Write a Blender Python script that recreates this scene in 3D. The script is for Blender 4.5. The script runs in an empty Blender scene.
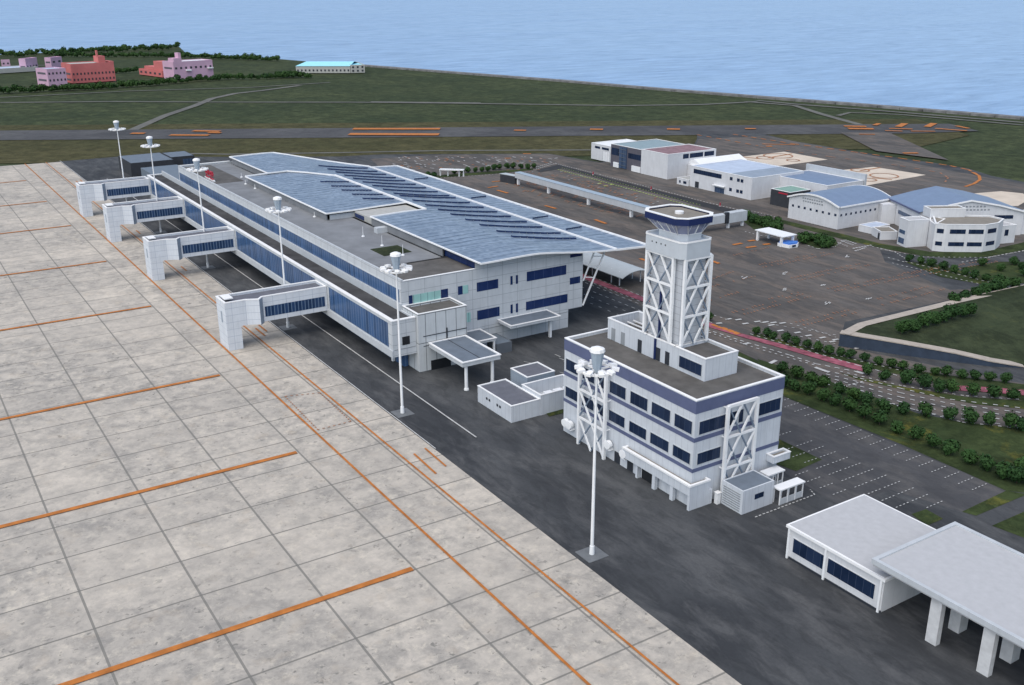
import bpy, bmesh, math, random
from mathutils import Vector, Matrix
R = math.radians
random.seed(7)
S = bpy.context.scene
COL = S.collection
# ------------------------------------------------------------------ camera
F_PX = 997.19; PITCH = 0.3433546; ROLL = -0.00344; YAW = -0.56806933; HGT = 80.0
fw = Vector((math.cos(YAW)*math.cos(PITCH), math.sin(YAW)*math.cos(PITCH), -math.sin(PITCH)))
rt = fw.cross(Vector((0, 0, 1))).normalized()
up = rt.cross(fw)
rt, up = rt*math.cos(ROLL)+up*math.sin(ROLL), -rt*math.sin(ROLL)+up*math.cos(ROLL)
CAMPOS = Vector((0, 0, HGT))
cd = bpy.data.cameras.new('camera'); cam = bpy.data.objects.new('camera', cd); COL.objects.link(cam)
cam.matrix_world = Matrix(((rt.x, up.x, -fw.x, 0), (rt.y, up.y, -fw.y, 0), (rt.z, up.z, -fw.z, HGT), (0, 0, 0, 1)))
cd.sensor_width = 36; cd.lens = F_PX/1024*36; cd.clip_start = 1; cd.clip_end = 80000
S.camera = cam
# ------------------------------------------------------------------ sky, sun, exposure
SUN_EL, SUN_AZ = 58.0, 118.0        # azimuth of the sun measured from +X towards +Y
w = bpy.data.worlds.new('World'); S.world = w; w.use_nodes = True
nt = w.node_tree; nt.nodes.clear()
sky = nt.nodes.new('ShaderNodeTexSky'); sky.sky_type = 'NISHITA'; sky.sun_disc = False
sky.sun_elevation = R(SUN_EL); sky.sun_rotation = R(90-SUN_AZ); sky.altitude = 50; sky.air_density = 1.0; sky.dust_density = .9; sky.ozone_density = 1.0
bg = nt.nodes.new('ShaderNodeBackground'); bg.inputs[1].default_value = 0.125
wo = nt.nodes.new('ShaderNodeOutputWorld')
nt.links.new(sky.outputs[0], bg.inputs[0]); nt.links.new(bg.outputs[0], wo.inputs[0])
sl = bpy.data.lights.new('sun', 'SUN'); sl.energy = 2.4; sl.angle = R(85); sl.color = (1, .93, .81)
so = bpy.data.objects.new('sun', sl); COL.objects.link(so)
sd = Vector((math.cos(R(SUN_AZ))*math.cos(R(SUN_EL)), math.sin(R(SUN_AZ))*math.cos(R(SUN_EL)), math.sin(R(SUN_EL))))
so.rotation_euler = sd.to_track_quat('Z', 'Y').to_euler(); so.location = (0, 0, 150)
S.view_settings.view_transform = 'Standard'; S.view_settings.look = 'None'
S.view_settings.exposure = 0.33; S.view_settings.gamma = 1
try: S.view_settings.use_curve_mapping = False
except Exception: pass

# ------------------------------------------------------------------ measuring helper: point of height z seen at a given direction
def G(px, py, z=0.0):
    d = fw+rt*((px-512)/F_PX)-up*((py-342.5)/F_PX)
    p = CAMPOS+d*((z-HGT)/d.z)
    return Vector((p.x, p.y, z))

# ------------------------------------------------------------------ mesh builder
class MB:
    def __init__(s): s.v = []; s.f = []
    def face(s, pts):
        n = len(s.v); s.v += [tuple(p) for p in pts]; s.f.append(tuple(range(n, n+len(pts)))); return s
    def box(s, x0, x1, y0, y1, z0, z1):
        x0, x1 = min(x0, x1), max(x0, x1); y0, y1 = min(y0, y1), max(y0, y1); z0, z1 = min(z0, z1), max(z0, z1)
        n = len(s.v)
        s.v += [(x0,y0,z0),(x1,y0,z0),(x1,y1,z0),(x0,y1,z0),(x0,y0,z1),(x1,y0,z1),(x1,y1,z1),(x0,y1,z1)]
        for f in ((0,3,2,1),(4,5,6,7),(0,1,5,4),(1,2,6,5),(2,3,7,6),(3,0,4,7)): s.f.append(tuple(n+i for i in f))
        return s
    def prism(s, poly, z0, z1, bottom=True, top=True, sides=True):
        poly = ccw(poly); n = len(s.v); k = len(poly)
        s.v += [(p[0], p[1], z0) for p in poly]+[(p[0], p[1], z1) for p in poly]
        if sides:
            for i in range(k): j = (i+1) % k; s.f.append((n+i, n+j, n+k+j, n+k+i))
        if top: s.f.append(tuple(n+k+i for i in range(k)))
        if bottom: s.f.append(tuple(n+i for i in reversed(range(k))))
        return s
    def ring(s, outer, inner, z0, z1, open_bottom=False):
        outer = ccw(outer); inner = ccw(inner); k = len(outer); n = len(s.v)
        for z in (z0, z1):
            s.v += [(p[0], p[1], z) for p in outer]; s.v += [(p[0], p[1], z) for p in inner]
        for i in range(k):
            j = (i+1) % k
            s.f.append((n+i, n+j, n+2*k+j, n+2*k+i))
            s.f.append((n+k+j, n+k+i, n+3*k+i, n+3*k+j))
            s.f.append((n+2*k+i, n+2*k+j, n+3*k+j, n+3*k+i))
            if not open_bottom: s.f.append((n+j, n+i, n+k+i, n+k+j))
        return s
    def bar(s, a, b, w, h=None):
        a = Vector(a); b = Vector(b); h = h or w; d = (b-a)
        if d.length < 1e-6: return s
        d.normalize(); ref = Vector((0, 0, 1)) if abs(d.z) < .95 else Vector((1, 0, 0))
        x = d.cross(ref).normalized()*w/2; y = x.cross(d).normalized()*h/2; n = len(s.v)
        for p in (a, b):
            for q in (x+y, -x+y, -x-y, x-y): s.v.append(tuple(p+q))
        for f in ((3,2,1,0),(4,5,6,7),(0,1,5,4),(1,2,6,5),(2,3,7,6),(3,0,4,7)): s.f.append(tuple(n+i for i in f))
        return s
    def cone(s, a, b, r0, r1, k=12, caps=True):
        a = Vector(a); b = Vector(b); d = (b-a).normalized(); ref = Vector((0, 0, 1)) if abs(d.z) < .95 else Vector((1, 0, 0))
        x = d.cross(ref).normalized(); y = d.cross(x).normalized(); n = len(s.v)
        for p, r in ((a, r0), (b, r1)):
            for i in range(k):
                t = 2*math.pi*i/k; s.v.append(tuple(p+x*(r*math.cos(t))+y*(r*math.sin(t))))
        for i in range(k): j = (i+1) % k; s.f.append((n+j, n+i, n+k+i, n+k+j))
        if caps: s.f.append(tuple(n+i for i in range(k))); s.f.append(tuple(n+k+i for i in reversed(range(k))))
        return s
    def build(s, name, mat, parent=None, smooth=False):
        off = Vector((0, 0, 0)); p = parent
        while p is not None: off += p.location; p = p.parent
        me = bpy.data.meshes.new(name)
        me.from_pydata([(v[0]-off.x, v[1]-off.y, v[2]-off.z) for v in s.v], [], s.f)
        me.materials.append(mat)
        if smooth: me.polygons.foreach_set('use_smooth', [True]*len(me.polygons))
        me.update()
        o = bpy.data.objects.new(name, me); COL.objects.link(o); o.parent = parent
        return o

def ccw(poly):
    a = sum(poly[i][0]*poly[(i+1) % len(poly)][1]-poly[(i+1) % len(poly)][0]*poly[i][1] for i in range(len(poly)))
    return list(poly) if a > 0 else list(reversed(poly))
def inset(poly, t):
    poly = ccw(poly); k = len(poly); out = []
    for i in range(k):
        p0 = Vector(poly[i-1][:2]); p1 = Vector(poly[i][:2]); p2 = Vector(poly[(i+1) % k][:2])
        d1 = (p1-p0).normalized(); d2 = (p2-p1).normalized()
        n1 = Vector((-d1.y, d1.x)); n2 = Vector((-d2.y, d2.x))
        m = (n1+n2); m = m/max(m.length_squared, 1e-6)*2*t if m.length > 1e-3 else n1*t
        q = p1+m; out.append((q.x, q.y))
    return out
def rect(x0, x1, y0, y1): return [(min(x0,x1), min(y0,y1)), (max(x0,x1), min(y0,y1)), (max(x0,x1), max(y0,y1)), (min(x0,x1), max(y0,y1))]
def tag(o, label=None, cat=None, group=None, kind=None):
    if label: o['label'] = label
    if cat: o['category'] = cat
    if group: o['group'] = group
    if kind: o['kind'] = kind
    return o
def thing(name, label, cat, loc=(0, 0, 0), group=None):
    o = bpy.data.objects.new(name, None); o.empty_display_size = .5; COL.objects.link(o); o.location = loc
    return tag(o, label, cat, group)
def copy_tree(o, delta, parent=None):
    c = o.copy(); COL.objects.link(c); c.parent = parent
    if parent is None: c.location = o.location+Vector(delta)
    for ch in list(o.children): copy_tree(ch, (0, 0, 0), c)
    return c

# ------------------------------------------------------------------ materials
def newmat(name, rough=.8, spec=.3, metal=0):
    m = bpy.data.materials.new(name); m.use_nodes = True; t = m.node_tree; b = t.nodes['Principled BSDF']
    b.inputs['Roughness'].default_value = rough; b.inputs['Specular IOR Level'].default_value = spec; b.inputs['Metallic'].default_value = metal
    return m, t, b
class N:
    def __init__(s, t): s.t = t; s.l = t.links
    def node(s, kind, **kw):
        n = s.t.nodes.new(kind)
        for k, v in kw.items(): setattr(n, k, v)
        return n
    def val(s, sock, x):
        if hasattr(x, 'is_linked') or isinstance(x, bpy.types.NodeSocket): s.l.new(x, sock)
        else: sock.default_value = x
    def math(s, op, a, b=0.0, c=None):
        n = s.node('ShaderNodeMath', operation=op); s.val(n.inputs[0], a); s.val(n.inputs[1], b)
        if c is not None: s.val(n.inputs[2], c)
        return n.outputs[0]
    def mix(s, f, a, b, blend='MIX'):
        n = s.node('ShaderNodeMix', data_type='RGBA', blend_type=blend); s.val(n.inputs[0], f)
        for q, x in ((6, a), (7, b)):
            if isinstance(x, (tuple, list)): n.inputs[q].default_value = (*x[:3], 1)
            else: s.l.new(x, n.inputs[q])
        return n.outputs[2]
    def noise(s, scale, detail=4, rough=.55, vec=None, dist=0.0):
        n = s.node('ShaderNodeTexNoise'); n.inputs['Scale'].default_value = scale; n.inputs['Detail'].default_value = detail; n.inputs['Roughness'].default_value = rough
        n.inputs['Distortion'].default_value = dist
        if vec is not None: s.l.new(vec, n.inputs['Vector'])
        return n.outputs[0]
    def ramp(s, f, lo, hi):
        n = s.node('ShaderNodeMapRange'); s.l.new(f, n.inputs[0]); n.inputs[1].default_value = lo; n.inputs[2].default_value = hi; return n.outputs[0]
def flat(name, c, rough=.7, spec=.3, var=.12, scale=.6, metal=0):
    m, t, b = newmat(name, rough, spec, metal); n = N(t)
    tc = n.node('ShaderNodeTexCoord').outputs['Object']
    f = n.noise(scale, 5, .6, tc)
    c2 = tuple(x*(1-var) for x in c); c1 = tuple(min(1, x*(1+var*.6)) for x in c)
    t.links.new(n.mix(n.ramp(f, .3, .7), c2, c1), b.inputs['Base Color']); return m
def seam(n, lu, lz, wu, wz):
    """(mask, u-cell) for joints that run round vertical walls"""
    tc = n.node('ShaderNodeTexCoord'); sp = n.node('ShaderNodeSeparateXYZ'); n.l.new(tc.outputs['Object'], sp.inputs[0])
    sn = n.node('ShaderNodeSeparateXYZ'); n.l.new(tc.outputs['Normal'], sn.inputs[0])
    ny = n.math('GREATER_THAN', n.math('ABSOLUTE', sn.outputs[1]), .6)
    u = n.math('ADD', sp.outputs[1], n.math('MULTIPLY', ny, n.math('SUBTRACT', sp.outputs[0], sp.outputs[1])))
    mu = n.math('LESS_THAN', n.math('FRACT', n.math('DIVIDE', u, lu)), wu/lu) if lu else 0.0
    mz = n.math('LESS_THAN', n.math('FRACT', n.math('DIVIDE', sp.outputs[2], lz)), wz/lz) if lz else 0.0
    wall = n.math('LESS_THAN', n.math('ABSOLUTE', sn.outputs[2]), .6)
    return n.math('MULTIPLY', n.math('MAXIMUM', mu, mz), wall), (n.math('FLOOR', n.math('DIVIDE', u, lu)) if lu else None), tc.outputs['Object']
def panel(name, c, sc, lu, lz, wu=.12, wz=.12, rough=.6, var=.12, streak=.22):
    m, t, b = newmat(name, rough, .35); n = N(t); mk, cell, obv = seam(n, lu, lz, wu, wz)
    f = n.noise(.35, 5, .6, obv)
    mp = n.node('ShaderNodeMapping'); mp.inputs['Scale'].default_value = (1.3, 1.3, .12); n.l.new(obv, mp.inputs[0])
    f2 = n.noise(1.2, 4, .6, mp.outputs[0])
    base = n.mix(n.ramp(f, .3, .7), tuple(x*(1-var) for x in c), c)
    base = n.mix(n.math('MULTIPLY', n.ramp(f2, .5, .75), streak), base, tuple(x*.5 for x in c))
    t.links.new(n.mix(mk, base, sc), b.inputs['Base Color']); return m
def glassmat(name, c, mc, lu, lz, wu=.12, wz=.1, rough=.18, var=.6, spec=.5):
    m, t, b = newmat(name, rough, spec); n = N(t); mk, cell, obv = seam(n, lu, lz, wu, wz)
    if cell is not None:
        wn = n.node('ShaderNodeTexWhiteNoise', noise_dimensions='1D'); n.l.new(cell, wn.inputs['W'])
        base = n.mix(n.math('MULTIPLY', wn.outputs['Value'], var), c, tuple(min(1, x*2.2+.01) for x in c))
    else: base = n.mix(.5, c, c)
    mp = n.node('ShaderNodeMapping'); mp.inputs['Scale'].default_value = (.4, .4, .25); n.l.new(obv, mp.inputs[0])
    base = n.mix(n.math('MULTIPLY', n.ramp(n.noise(1.0, 3, .5, mp.outputs[0]), .45, .7), .35), base, tuple(min(1, x*1.7+.015) for x in c))
    t.links.new(n.mix(mk, base, mc), b.inputs['Base Color'])
    t.links.new(n.math('ADD', n.math('MULTIPLY', mk, .5), rough), b.inputs['Roughness']); return m

def ground_pos(n):
    return n.node('ShaderNodeNewGeometry').outputs['Position']
def apron_mat():
    m, t, b = newmat('apron_concrete', .85, .2); n = N(t); pos = ground_pos(n)
    sp = n.node('ShaderNodeSeparateXYZ'); n.l.new(pos, sp.inputs[0])
    def ln(sock, off, L, wd):
        return n.math('LESS_THAN', n.math('FRACT', n.math('DIVIDE', n.math('SUBTRACT', sock, off), L)), wd/L)
    jy = ln(sp.outputs[1], -70.0, 14.12, .34); jx = ln(sp.outputs[0], 92.7, 10.36, .30)
    cx = n.math('FLOOR', n.math('DIVIDE', n.math('SUBTRACT', sp.outputs[0], 92.75), 10.36)); cy = n.math('FLOOR', n.math('DIVIDE', n.math('SUBTRACT', sp.outputs[1], -69.95), 14.12))
    cb = n.node('ShaderNodeCombineXYZ'); n.l.new(cx, cb.inputs[0]); n.l.new(cy, cb.inputs[1])
    wn = n.node('ShaderNodeTexWhiteNoise', noise_dimensions='2D'); n.l.new(cb.outputs[0], wn.inputs['Vector'])
    mp = n.node('ShaderNodeMapping'); mp.inputs['Scale'].default_value = (1, .9, 1); n.l.new(pos, mp.inputs[0])
    A = (.455, .415, .362); B = (.215, .205, .19); Cc = (.64, .575, .49)
    big = n.noise(.028, 4, .55, pos, .8); f1 = n.noise(.22, 8, .72, mp.outputs[0], .2); f2 = n.noise(.30, 8, .74, mp.outputs[0], .2); f3 = n.noise(1.3, 5, .7, pos)
    c = n.mix(n.ramp(f1, .36, .64), Cc, A)
    gate = n.ramp(big, .40, .62)
    c = n.mix(n.math('MULTIPLY', n.ramp(f2, .44, .66), n.math('ADD', n.math('MULTIPLY', gate, .62), .36)), c, B)
    c = n.mix(n.math('MULTIPLY', gate, .32), c, (.28, .268, .25))
    c = n.mix(n.math('MULTIPLY', n.ramp(n.noise(.5, 7, .75, pos, .1), .54, .62), .5), c, (.66, .595, .49))
    sp_ = n.math('MULTIPLY', n.ramp(n.noise(.7, 5, .66, mp.outputs[0], .3), .60, .66), n.math('ADD', n.math('MULTIPLY', gate, .5), .4))
    c = n.mix(sp_, c, (.17, .165, .15))
    c = n.mix(n.math('MULTIPLY', n.ramp(n.noise(.24, 5, .6, pos, .2), .56, .68), .22), c, (.46, .37, .27))
    c = n.mix(n.math('MULTIPLY', n.ramp(f3, .45, .7), .2), c, (.30, .285, .26))
    c = n.mix(n.math('MULTIPLY', wn.outputs['Value'], .30), c, (.30, .28, .255))
    c = n.mix(n.math('MULTIPLY', jx, .8), c, (.16, .155, .14))
    c = n.mix(n.math('MULTIPLY', jy, .78), c, (.17, .165, .15))
    t.links.new(c, b.inputs['Base Color']); return m
def asphalt(name, c1, c2, c3, s=(.03, .12), ax=(1, 1, 1)):
    m, t, b = newmat(name, .88, .25); n = N(t); pos = ground_pos(n)
    mp = n.node('ShaderNodeMapping'); mp.inputs['Scale'].default_value = ax; n.l.new(pos, mp.inputs[0])
    f1 = n.noise(s[0], 5, .6, mp.outputs[0], .5); f2 = n.noise(s[1], 5, .65, mp.outputs[0], .4); f3 = n.noise(2.2, 3, .6, pos)
    c = n.mix(n.ramp(f1, .40, .60), c1, c2); c = n.mix(n.math('MULTIPLY', n.ramp(f2, .46, .64), .65), c, c3)
    c = n.mix(n.math('MULTIPLY', n.ramp(n.noise(.35, 6, .7, mp.outputs[0], .5), .48, .62), .4), c, tuple(x*.62 for x in c1))
    c = n.mix(n.math('MULTIPLY', n.ramp(f3, .35, .7), .22), c, tuple(x*.6 for x in c1))
    t.links.new(c, b.inputs['Base Color']); return m
def grass(name, c1, c2, c3, s=(.02, .12), yel=.25):
    m, t, b = newmat(name, .95, .1); n = N(t); pos = ground_pos(n)
    f1 = n.noise(s[0], 5, .6, pos, .6); f2 = n.noise(s[1], 6, .7, pos, .4); f3 = n.noise(.11, 9, .85, pos)
    c = n.mix(n.ramp(f1, .38, .64), c1, c2); c = n.mix(n.math('MULTIPLY', n.ramp(f2, .55, .75), yel*2), c, c3)
    c = n.mix(n.math('MULTIPLY', n.ramp(f3, .43, .57), .72), c, tuple(x*.45 for x in c1))
    t.links.new(c, b.inputs['Base Color'])
    bp = n.node('ShaderNodeBump'); bp.inputs['Strength'].default_value = .5; bp.inputs['Distance'].default_value = .4; n.l.new(f3, bp.inputs['Height']); t.links.new(bp.outputs[0], b.inputs['Normal'])
    return m
def water_mat():
    m, t, b = newmat('sea_water', .27, .34); n = N(t); pos = ground_pos(n)
    mp = n.node('ShaderNodeMapping'); mp.inputs['Scale'].default_value = (1, .3, 1); mp.inputs['Rotation'].default_value = (0, 0, R(34)); n.l.new(pos, mp.inputs[0])
    f = n.noise(.06, 9, .75, mp.outputs[0], .3); f2 = n.noise(.005, 5, .6, mp.outputs[0])
    c = n.mix(n.ramp(f, .34, .66), (.075, .17, .36), (.24, .40, .68))
    b.inputs['Specular Tint'].default_value = (.72, .88, 1, 1); c = n.mix(n.math('MULTIPLY', n.ramp(f2, .35, .7), .3), c, (.26, .41, .62))
    t.links.new(c, b.inputs['Base Color'])
    bp = n.node('ShaderNodeBump'); bp.inputs['Strength'].default_value = .12; bp.inputs['Distance'].default_value = 2; n.l.new(f, bp.inputs['Height']); t.links.new(bp.outputs[0], b.inputs['Normal'])
    return m
def roofblue():
    m, t, b = newmat('blue_metal_roof', .42, .4, .15); n = N(t)
    obv = n.node('ShaderNodeTexCoord').outputs['Object']
    sp = n.node('ShaderNodeSeparateXYZ'); n.l.new(obv, sp.inputs[0])
    f = n.noise(.09, 4, .6, obv, 1.2); mp = n.node('ShaderNodeMapping'); mp.inputs['Scale'].default_value = (1, .45, 1); n.l.new(obv, mp.inputs[0]); f2 = n.noise(.55, 5, .7, mp.outputs[0], .8)
    cbx = n.node('ShaderNodeCombineXYZ'); n.l.new(n.math('FLOOR', n.math('DIVIDE', sp.outputs[0], 1.1)), cbx.inputs[0]); n.l.new(n.math('FLOOR', n.math('DIVIDE', sp.outputs[1], .8)), cbx.inputs[1])
    wn = n.node('ShaderNodeTexWhiteNoise', noise_dimensions='2D'); n.l.new(cbx.outputs[0], wn.inputs['Vector'])
    c = n.mix(n.ramp(f, .35, .65), (.135, .175, .235), (.25, .305, .375)); c = n.mix(n.math('MULTIPLY', n.ramp(f2, .42, .60), .7), c, (.34, .42, .52))
    c = n.mix(n.math('MULTIPLY', wn.outputs['Value'], .65), c, (.10, .145, .215))
    jy_ = n.math('LESS_THAN', n.math('FRACT', n.math('DIVIDE', sp.outputs[1], 1.6)), .09); c = n.mix(n.math('MULTIPLY', jy_, .35), c, (.07, .11, .17))
    arc = n.node('ShaderNodeTexWave'); arc.wave_type = 'BANDS'; arc.bands_direction = 'X'; arc.inputs['Scale'].default_value = .11; arc.inputs['Distortion'].default_value = 5; arc.inputs['Detail'].default_value = 2; arc.inputs['Detail Scale'].default_value = .25; n.l.new(obv, arc.inputs[0])
    c = n.mix(n.math('MULTIPLY', arc.outputs[1], .3), c, (.33, .41, .52))
    js = n.math('LESS_THAN', n.math('FRACT', n.math('DIVIDE', sp.outputs[0], 3.3)), .07)
    c = n.mix(n.math('MULTIPLY', js, .28), c, (.08, .12, .19))
    t.links.new(c, b.inputs['Base Color']); return m
M = {}
M['apron'] = apron_mat()
M['asph'] = asphalt('dark_asphalt', (.040, .043, .048), (.072, .076, .081), (.115, .117, .12), (.04, .13), (.55, 1.5, 1))
M['asph2'] = asphalt('worn_asphalt', (.078, .073, .070), (.132, .120, .112), (.185, .150, .125), (.035, .13), (.5, 1.6, 1))
M['asph3'] = asphalt('car_park_asphalt', (.066, .067, .072), (.085, .085, .090), (.12, .115, .113), (.04, .15), (.7, 1.4, 1))
M['newasph'] = asphalt('fresh_asphalt', (.026, .027, .030), (.036, .038, .042), (.06, .06, .062))
M['runway'] = asphalt('runway_asphalt', (.060, .060, .064), (.082, .082, .086), (.12, .12, .12), (.02, .06), (.5, .5, 1))
M['path'] = asphalt('pale_path', (.12, .12, .11), (.15, .15, .135), (.19, .185, .165))
M['gfar'] = grass('far_grass', (.044, .060, .030), (.068, .084, .040), (.105, .128, .055), (.015, .09), .5)
M['golive'] = grass('dry_grass', (.070, .070, .032), (.095, .088, .042), (.130, .112, .056), (.012, .09), .4)
M['gnear'] = grass('lawn_grass', (.036, .054, .022), (.062, .084, .032), (.21, .19, .035), (.06, .07), .6)
M['gfield'] = grass('field_grass', (.038, .052, .028), (.052, .066, .034), (.12, .125, .045), (.03, .35), .18)
M['sea'] = water_mat()
M['orange'] = flat('orange_paint', (.47, .165, .035), .7, .3, .3, .5)
M['orangef'] = flat('faded_orange_paint', (.40, .18, .09), .7, .3, .4, 1.5)
M['whitep'] = flat('white_paint', (.50, .50, .49), .7, .3, .25, .8)
M['yellowp'] = flat('yellow_green_paint', (.42, .52, .14), .7, .3, .2)
M['pink'] = flat('pink_lane_paint', (.30, .095, .13), .8, .2, .55, .5)
M['white'] = flat('white_painted_metal', (.82, .83, .84), .45, .4, .08, .8)
M['coping'] = flat('white_coping', (.84, .84, .84), .5, .3, .06)
M['wallT'] = panel('terminal_wall_panels', (.56, .59, .62), (.30, .33, .36), 4.1, 2.35, .10, .10)
M['wallA'] = panel('annex_wall_panels', (.56, .59, .61), (.12, .13, .14), 2.55, 6.6, .14, .16)
M['wallO'] = panel('office_wall_panels', (.60, .635, .68), (.42, .45, .50), 1.45, 0, .07, 0)
M['wallB'] = panel('bridge_wall_panels', (.66, .70, .75), (.42, .47, .54), 3.3, 1.7, .10, .10)
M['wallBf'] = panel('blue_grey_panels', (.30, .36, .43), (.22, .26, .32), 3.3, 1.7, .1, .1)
M['wallH'] = panel('hangar_cladding', (.68, .69, .71), (.58, .59, .62), 3.0, 0, .1, 0)
M['wallG'] = panel('plain_grey_wall', (.52, .55, .58), (.45, .48, .5), 6, 0, .08, 0)
M['wallTow'] = panel('tower_shaft_panels', (.50, .53, .57), (.30, .32, .35), 0, 1.25, 0, .09)
M['head'] = flat('tower_head_grey', (.50, .54, .58), .5, .4, .06)
M['deckG'] = flat('grey_roof_membrane', (.215, .225, .24), .8, .2, .22, .18)
M['deckB'] = flat('brown_grey_roof', (.115, .110, .105), .85, .2, .28, .35)
M['deckD'] = flat('dark_roof_deck', (.065, .065, .068), .85, .2, .45, .22)
M['deckS'] = flat('slate_blue_roof', (.145, .175, .215), .6, .3, .15, .5)
M['deckP'] = flat('grey_purple_roof', (.135, .14, .165), .7, .3, .2, .5)
M['deckL'] = flat('pale_grey_roof', (.455, .46, .475), .8, .2, .07, .9)
M['slateband'] = flat('slate_blue_band', (.105, .125, .22), .5, .3, .08)
M['navy'] = flat('navy_fascia', (.014, .026, .095), .6, .2, .1)
M['bluegl'] = glassmat('curtain_glass', (.030, .070, .155), (.12, .19, .30), 1.35, 0, .14, 0, .25, .55, .3)
M['bridgegl'] = glassmat('bridge_glass', (.014, .034, .085), (.10, .16, .25), .85, 0, .22, 0, .25, .5, .3)
M['win'] = glassmat('navy_window_glass', (.008, .018, .045), (.028, .045, .085), 1.25, 0, .08, 0, .25, .4, .25)
M['winT'] = glassmat('terminal_window_glass', (.010, .024, .085), (.035, .06, .15), 2.6, 0, .1, 0, .25, .25, .25)
M['green'] = glassmat('mint_window_panel', (.24, .42, .40), (.12, .22, .24), 1.75, 0, .12, 0, .3, .3)
M['cab'] = glassmat('cab_glass', (.17, .19, .28), (.5, .55, .62), 1.5, 0, .12, 0, .12, .4)
M['dark'] = flat('dark_opening', (.018, .020, .024), .6, .3, .2)
M['door'] = flat('dark_door', (.03, .035, .045), .5, .4, .1)
M['louvre'] = flat('grey_louvre', (.28, .30, .32), .6, .3, .1)
M['roofblue'] = roofblue()
M['skyl'] = flat('navy_skylight', (.020, .040, .11), .5, .25, .2, .5)
M['hblue'] = panel('hangar_blue_roof', (.19, .255, .37), (.14, .20, .30), 1, 0, .1, 0, .5)
M['hlight'] = flat('pale_blue_roof', (.47, .54, .66), .5, .3, .12, .3)
M['hgrey'] = flat('grey_blue_roof', (.27, .32, .39), .5, .3, .12, .3)
M['hred'] = flat('faded_red_roof', (.26, .16, .175), .7, .3, .3, .5)
M['hteal'] = flat('grey_teal_roof', (.25, .33, .36), .6, .3, .1, .4)
M['hgreen'] = flat('pale_green_roof', (.22, .36, .30), .6, .3, .1, .4)
M['purple'] = panel('purple_grey_cladding', (.115, .11, .135), (.08, .075, .09), 2, 0, .1, 0)
M['charcoal'] = flat('charcoal_cladding', (.040, .044, .052), .7, .3, .15)
M['greybox'] = flat('slate_grey_cladding', (.115, .13, .15), .7, .3, .1)
M['bluefade'] = flat('pale_slate_box', (.15, .185, .225), .6, .3, .1)
M['aquaroof'] = flat('aqua_roof', (.36, .76, .88), .6, .3, .08)
M['pinkw'] = flat('pink_wall', (.58, .38, .50), .8, .2, .08, .1)
M['redw'] = flat('brick_red_wall', (.56, .17, .165), .8, .2, .14, .1)
M['farwall'] = flat('pale_beige_wall', (.42, .42, .40), .8, .2, .1)
M['retain'] = flat('navy_retaining_wall', (.040, .058, .090), .7, .3, .3, .4)
M['kerb'] = flat('beige_kerb', (.42, .37, .32), .8, .2, .15, .6)
M['leaf'] = flat('tree_foliage', (.030, .088, .024), .8, .2, .45, 1.4)
M['leaf2'] = flat('dark_tree_foliage', (.030, .080, .024), .8, .2, .45, 1.4)
def leafmat(name, c):
    m, t, b = newmat(name, .8, .2); n = N(t); oi = n.node('ShaderNodeObjectInfo'); obv = n.node('ShaderNodeTexCoord').outputs['Object']
    k = n.mix(oi.outputs['Random'], tuple(x*.75 for x in c), (c[0]*1.5, c[1]*1.2, c[2]*1.05)); k = n.mix(n.ramp(n.noise(1.3, 4, .6, obv), .35, .65), n.mix(.5, k, tuple(x*.4 for x in c)), k)
    t.links.new(k, b.inputs['Base Color']); return m
M['leaf'] = leafmat('tree_foliage', (.028, .078, .022)); M['leaf2'] = leafmat('dark_tree_foliage', (.032, .084, .024))
M['bark'] = flat('bark', (.08, .06, .045), .9, .1, .2)
M['rock'] = flat('seawall_rock', (.20, .20, .20), .9, .2, .5, .15)
M['padc'] = flat('pad_concrete', (.16, .17, .18), .8, .2, .2, .5)
M['hoodg'] = flat('hood_blue_grey', (.33, .40, .47), .4, .4, .1)
M['pierc'] = flat('stained_concrete_pier', (.60, .605, .61), .8, .2, .16, .9)
M['deckL2'] = panel('pale_membrane_roof', (.46, .465, .48), (.40, .405, .42), 0, 0, .05, .05)
M['braceshade'] = flat('shaded_brace_steel', (.17, .22, .29), .5, .4, .15, .8)  # shaded undersides of one brace direction, painted in as a darker steel colour
M['steel'] = flat('galvanised_steel', (.42, .45, .48), .5, .5, .1, .8)
M['red'] = flat('red_sign_paint', (.42, .025, .05), .5, .4, .1)
M['bluep'] = flat('bright_blue_roof', (.06, .20, .62), .5, .4, .1)
M['canopy'] = flat('pale_grey_canopy', (.46, .50, .52), .5, .4, .06)
M['whiteroof'] = flat('white_flat_roof', (.80, .81, .82), .5, .3, .05)
M['sill'] = flat('orange_brown_roof', (.24, .22, .19), .8, .2, .15)
M['blueglass2'] = glassmat('blue_band_glass', (.035, .06, .11), (.10, .15, .22), 1.5, 0, .1, 0)
M['cream'] = flat('cream_concrete', (.60, .52, .43), .85, .2, .14, .12)

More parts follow.
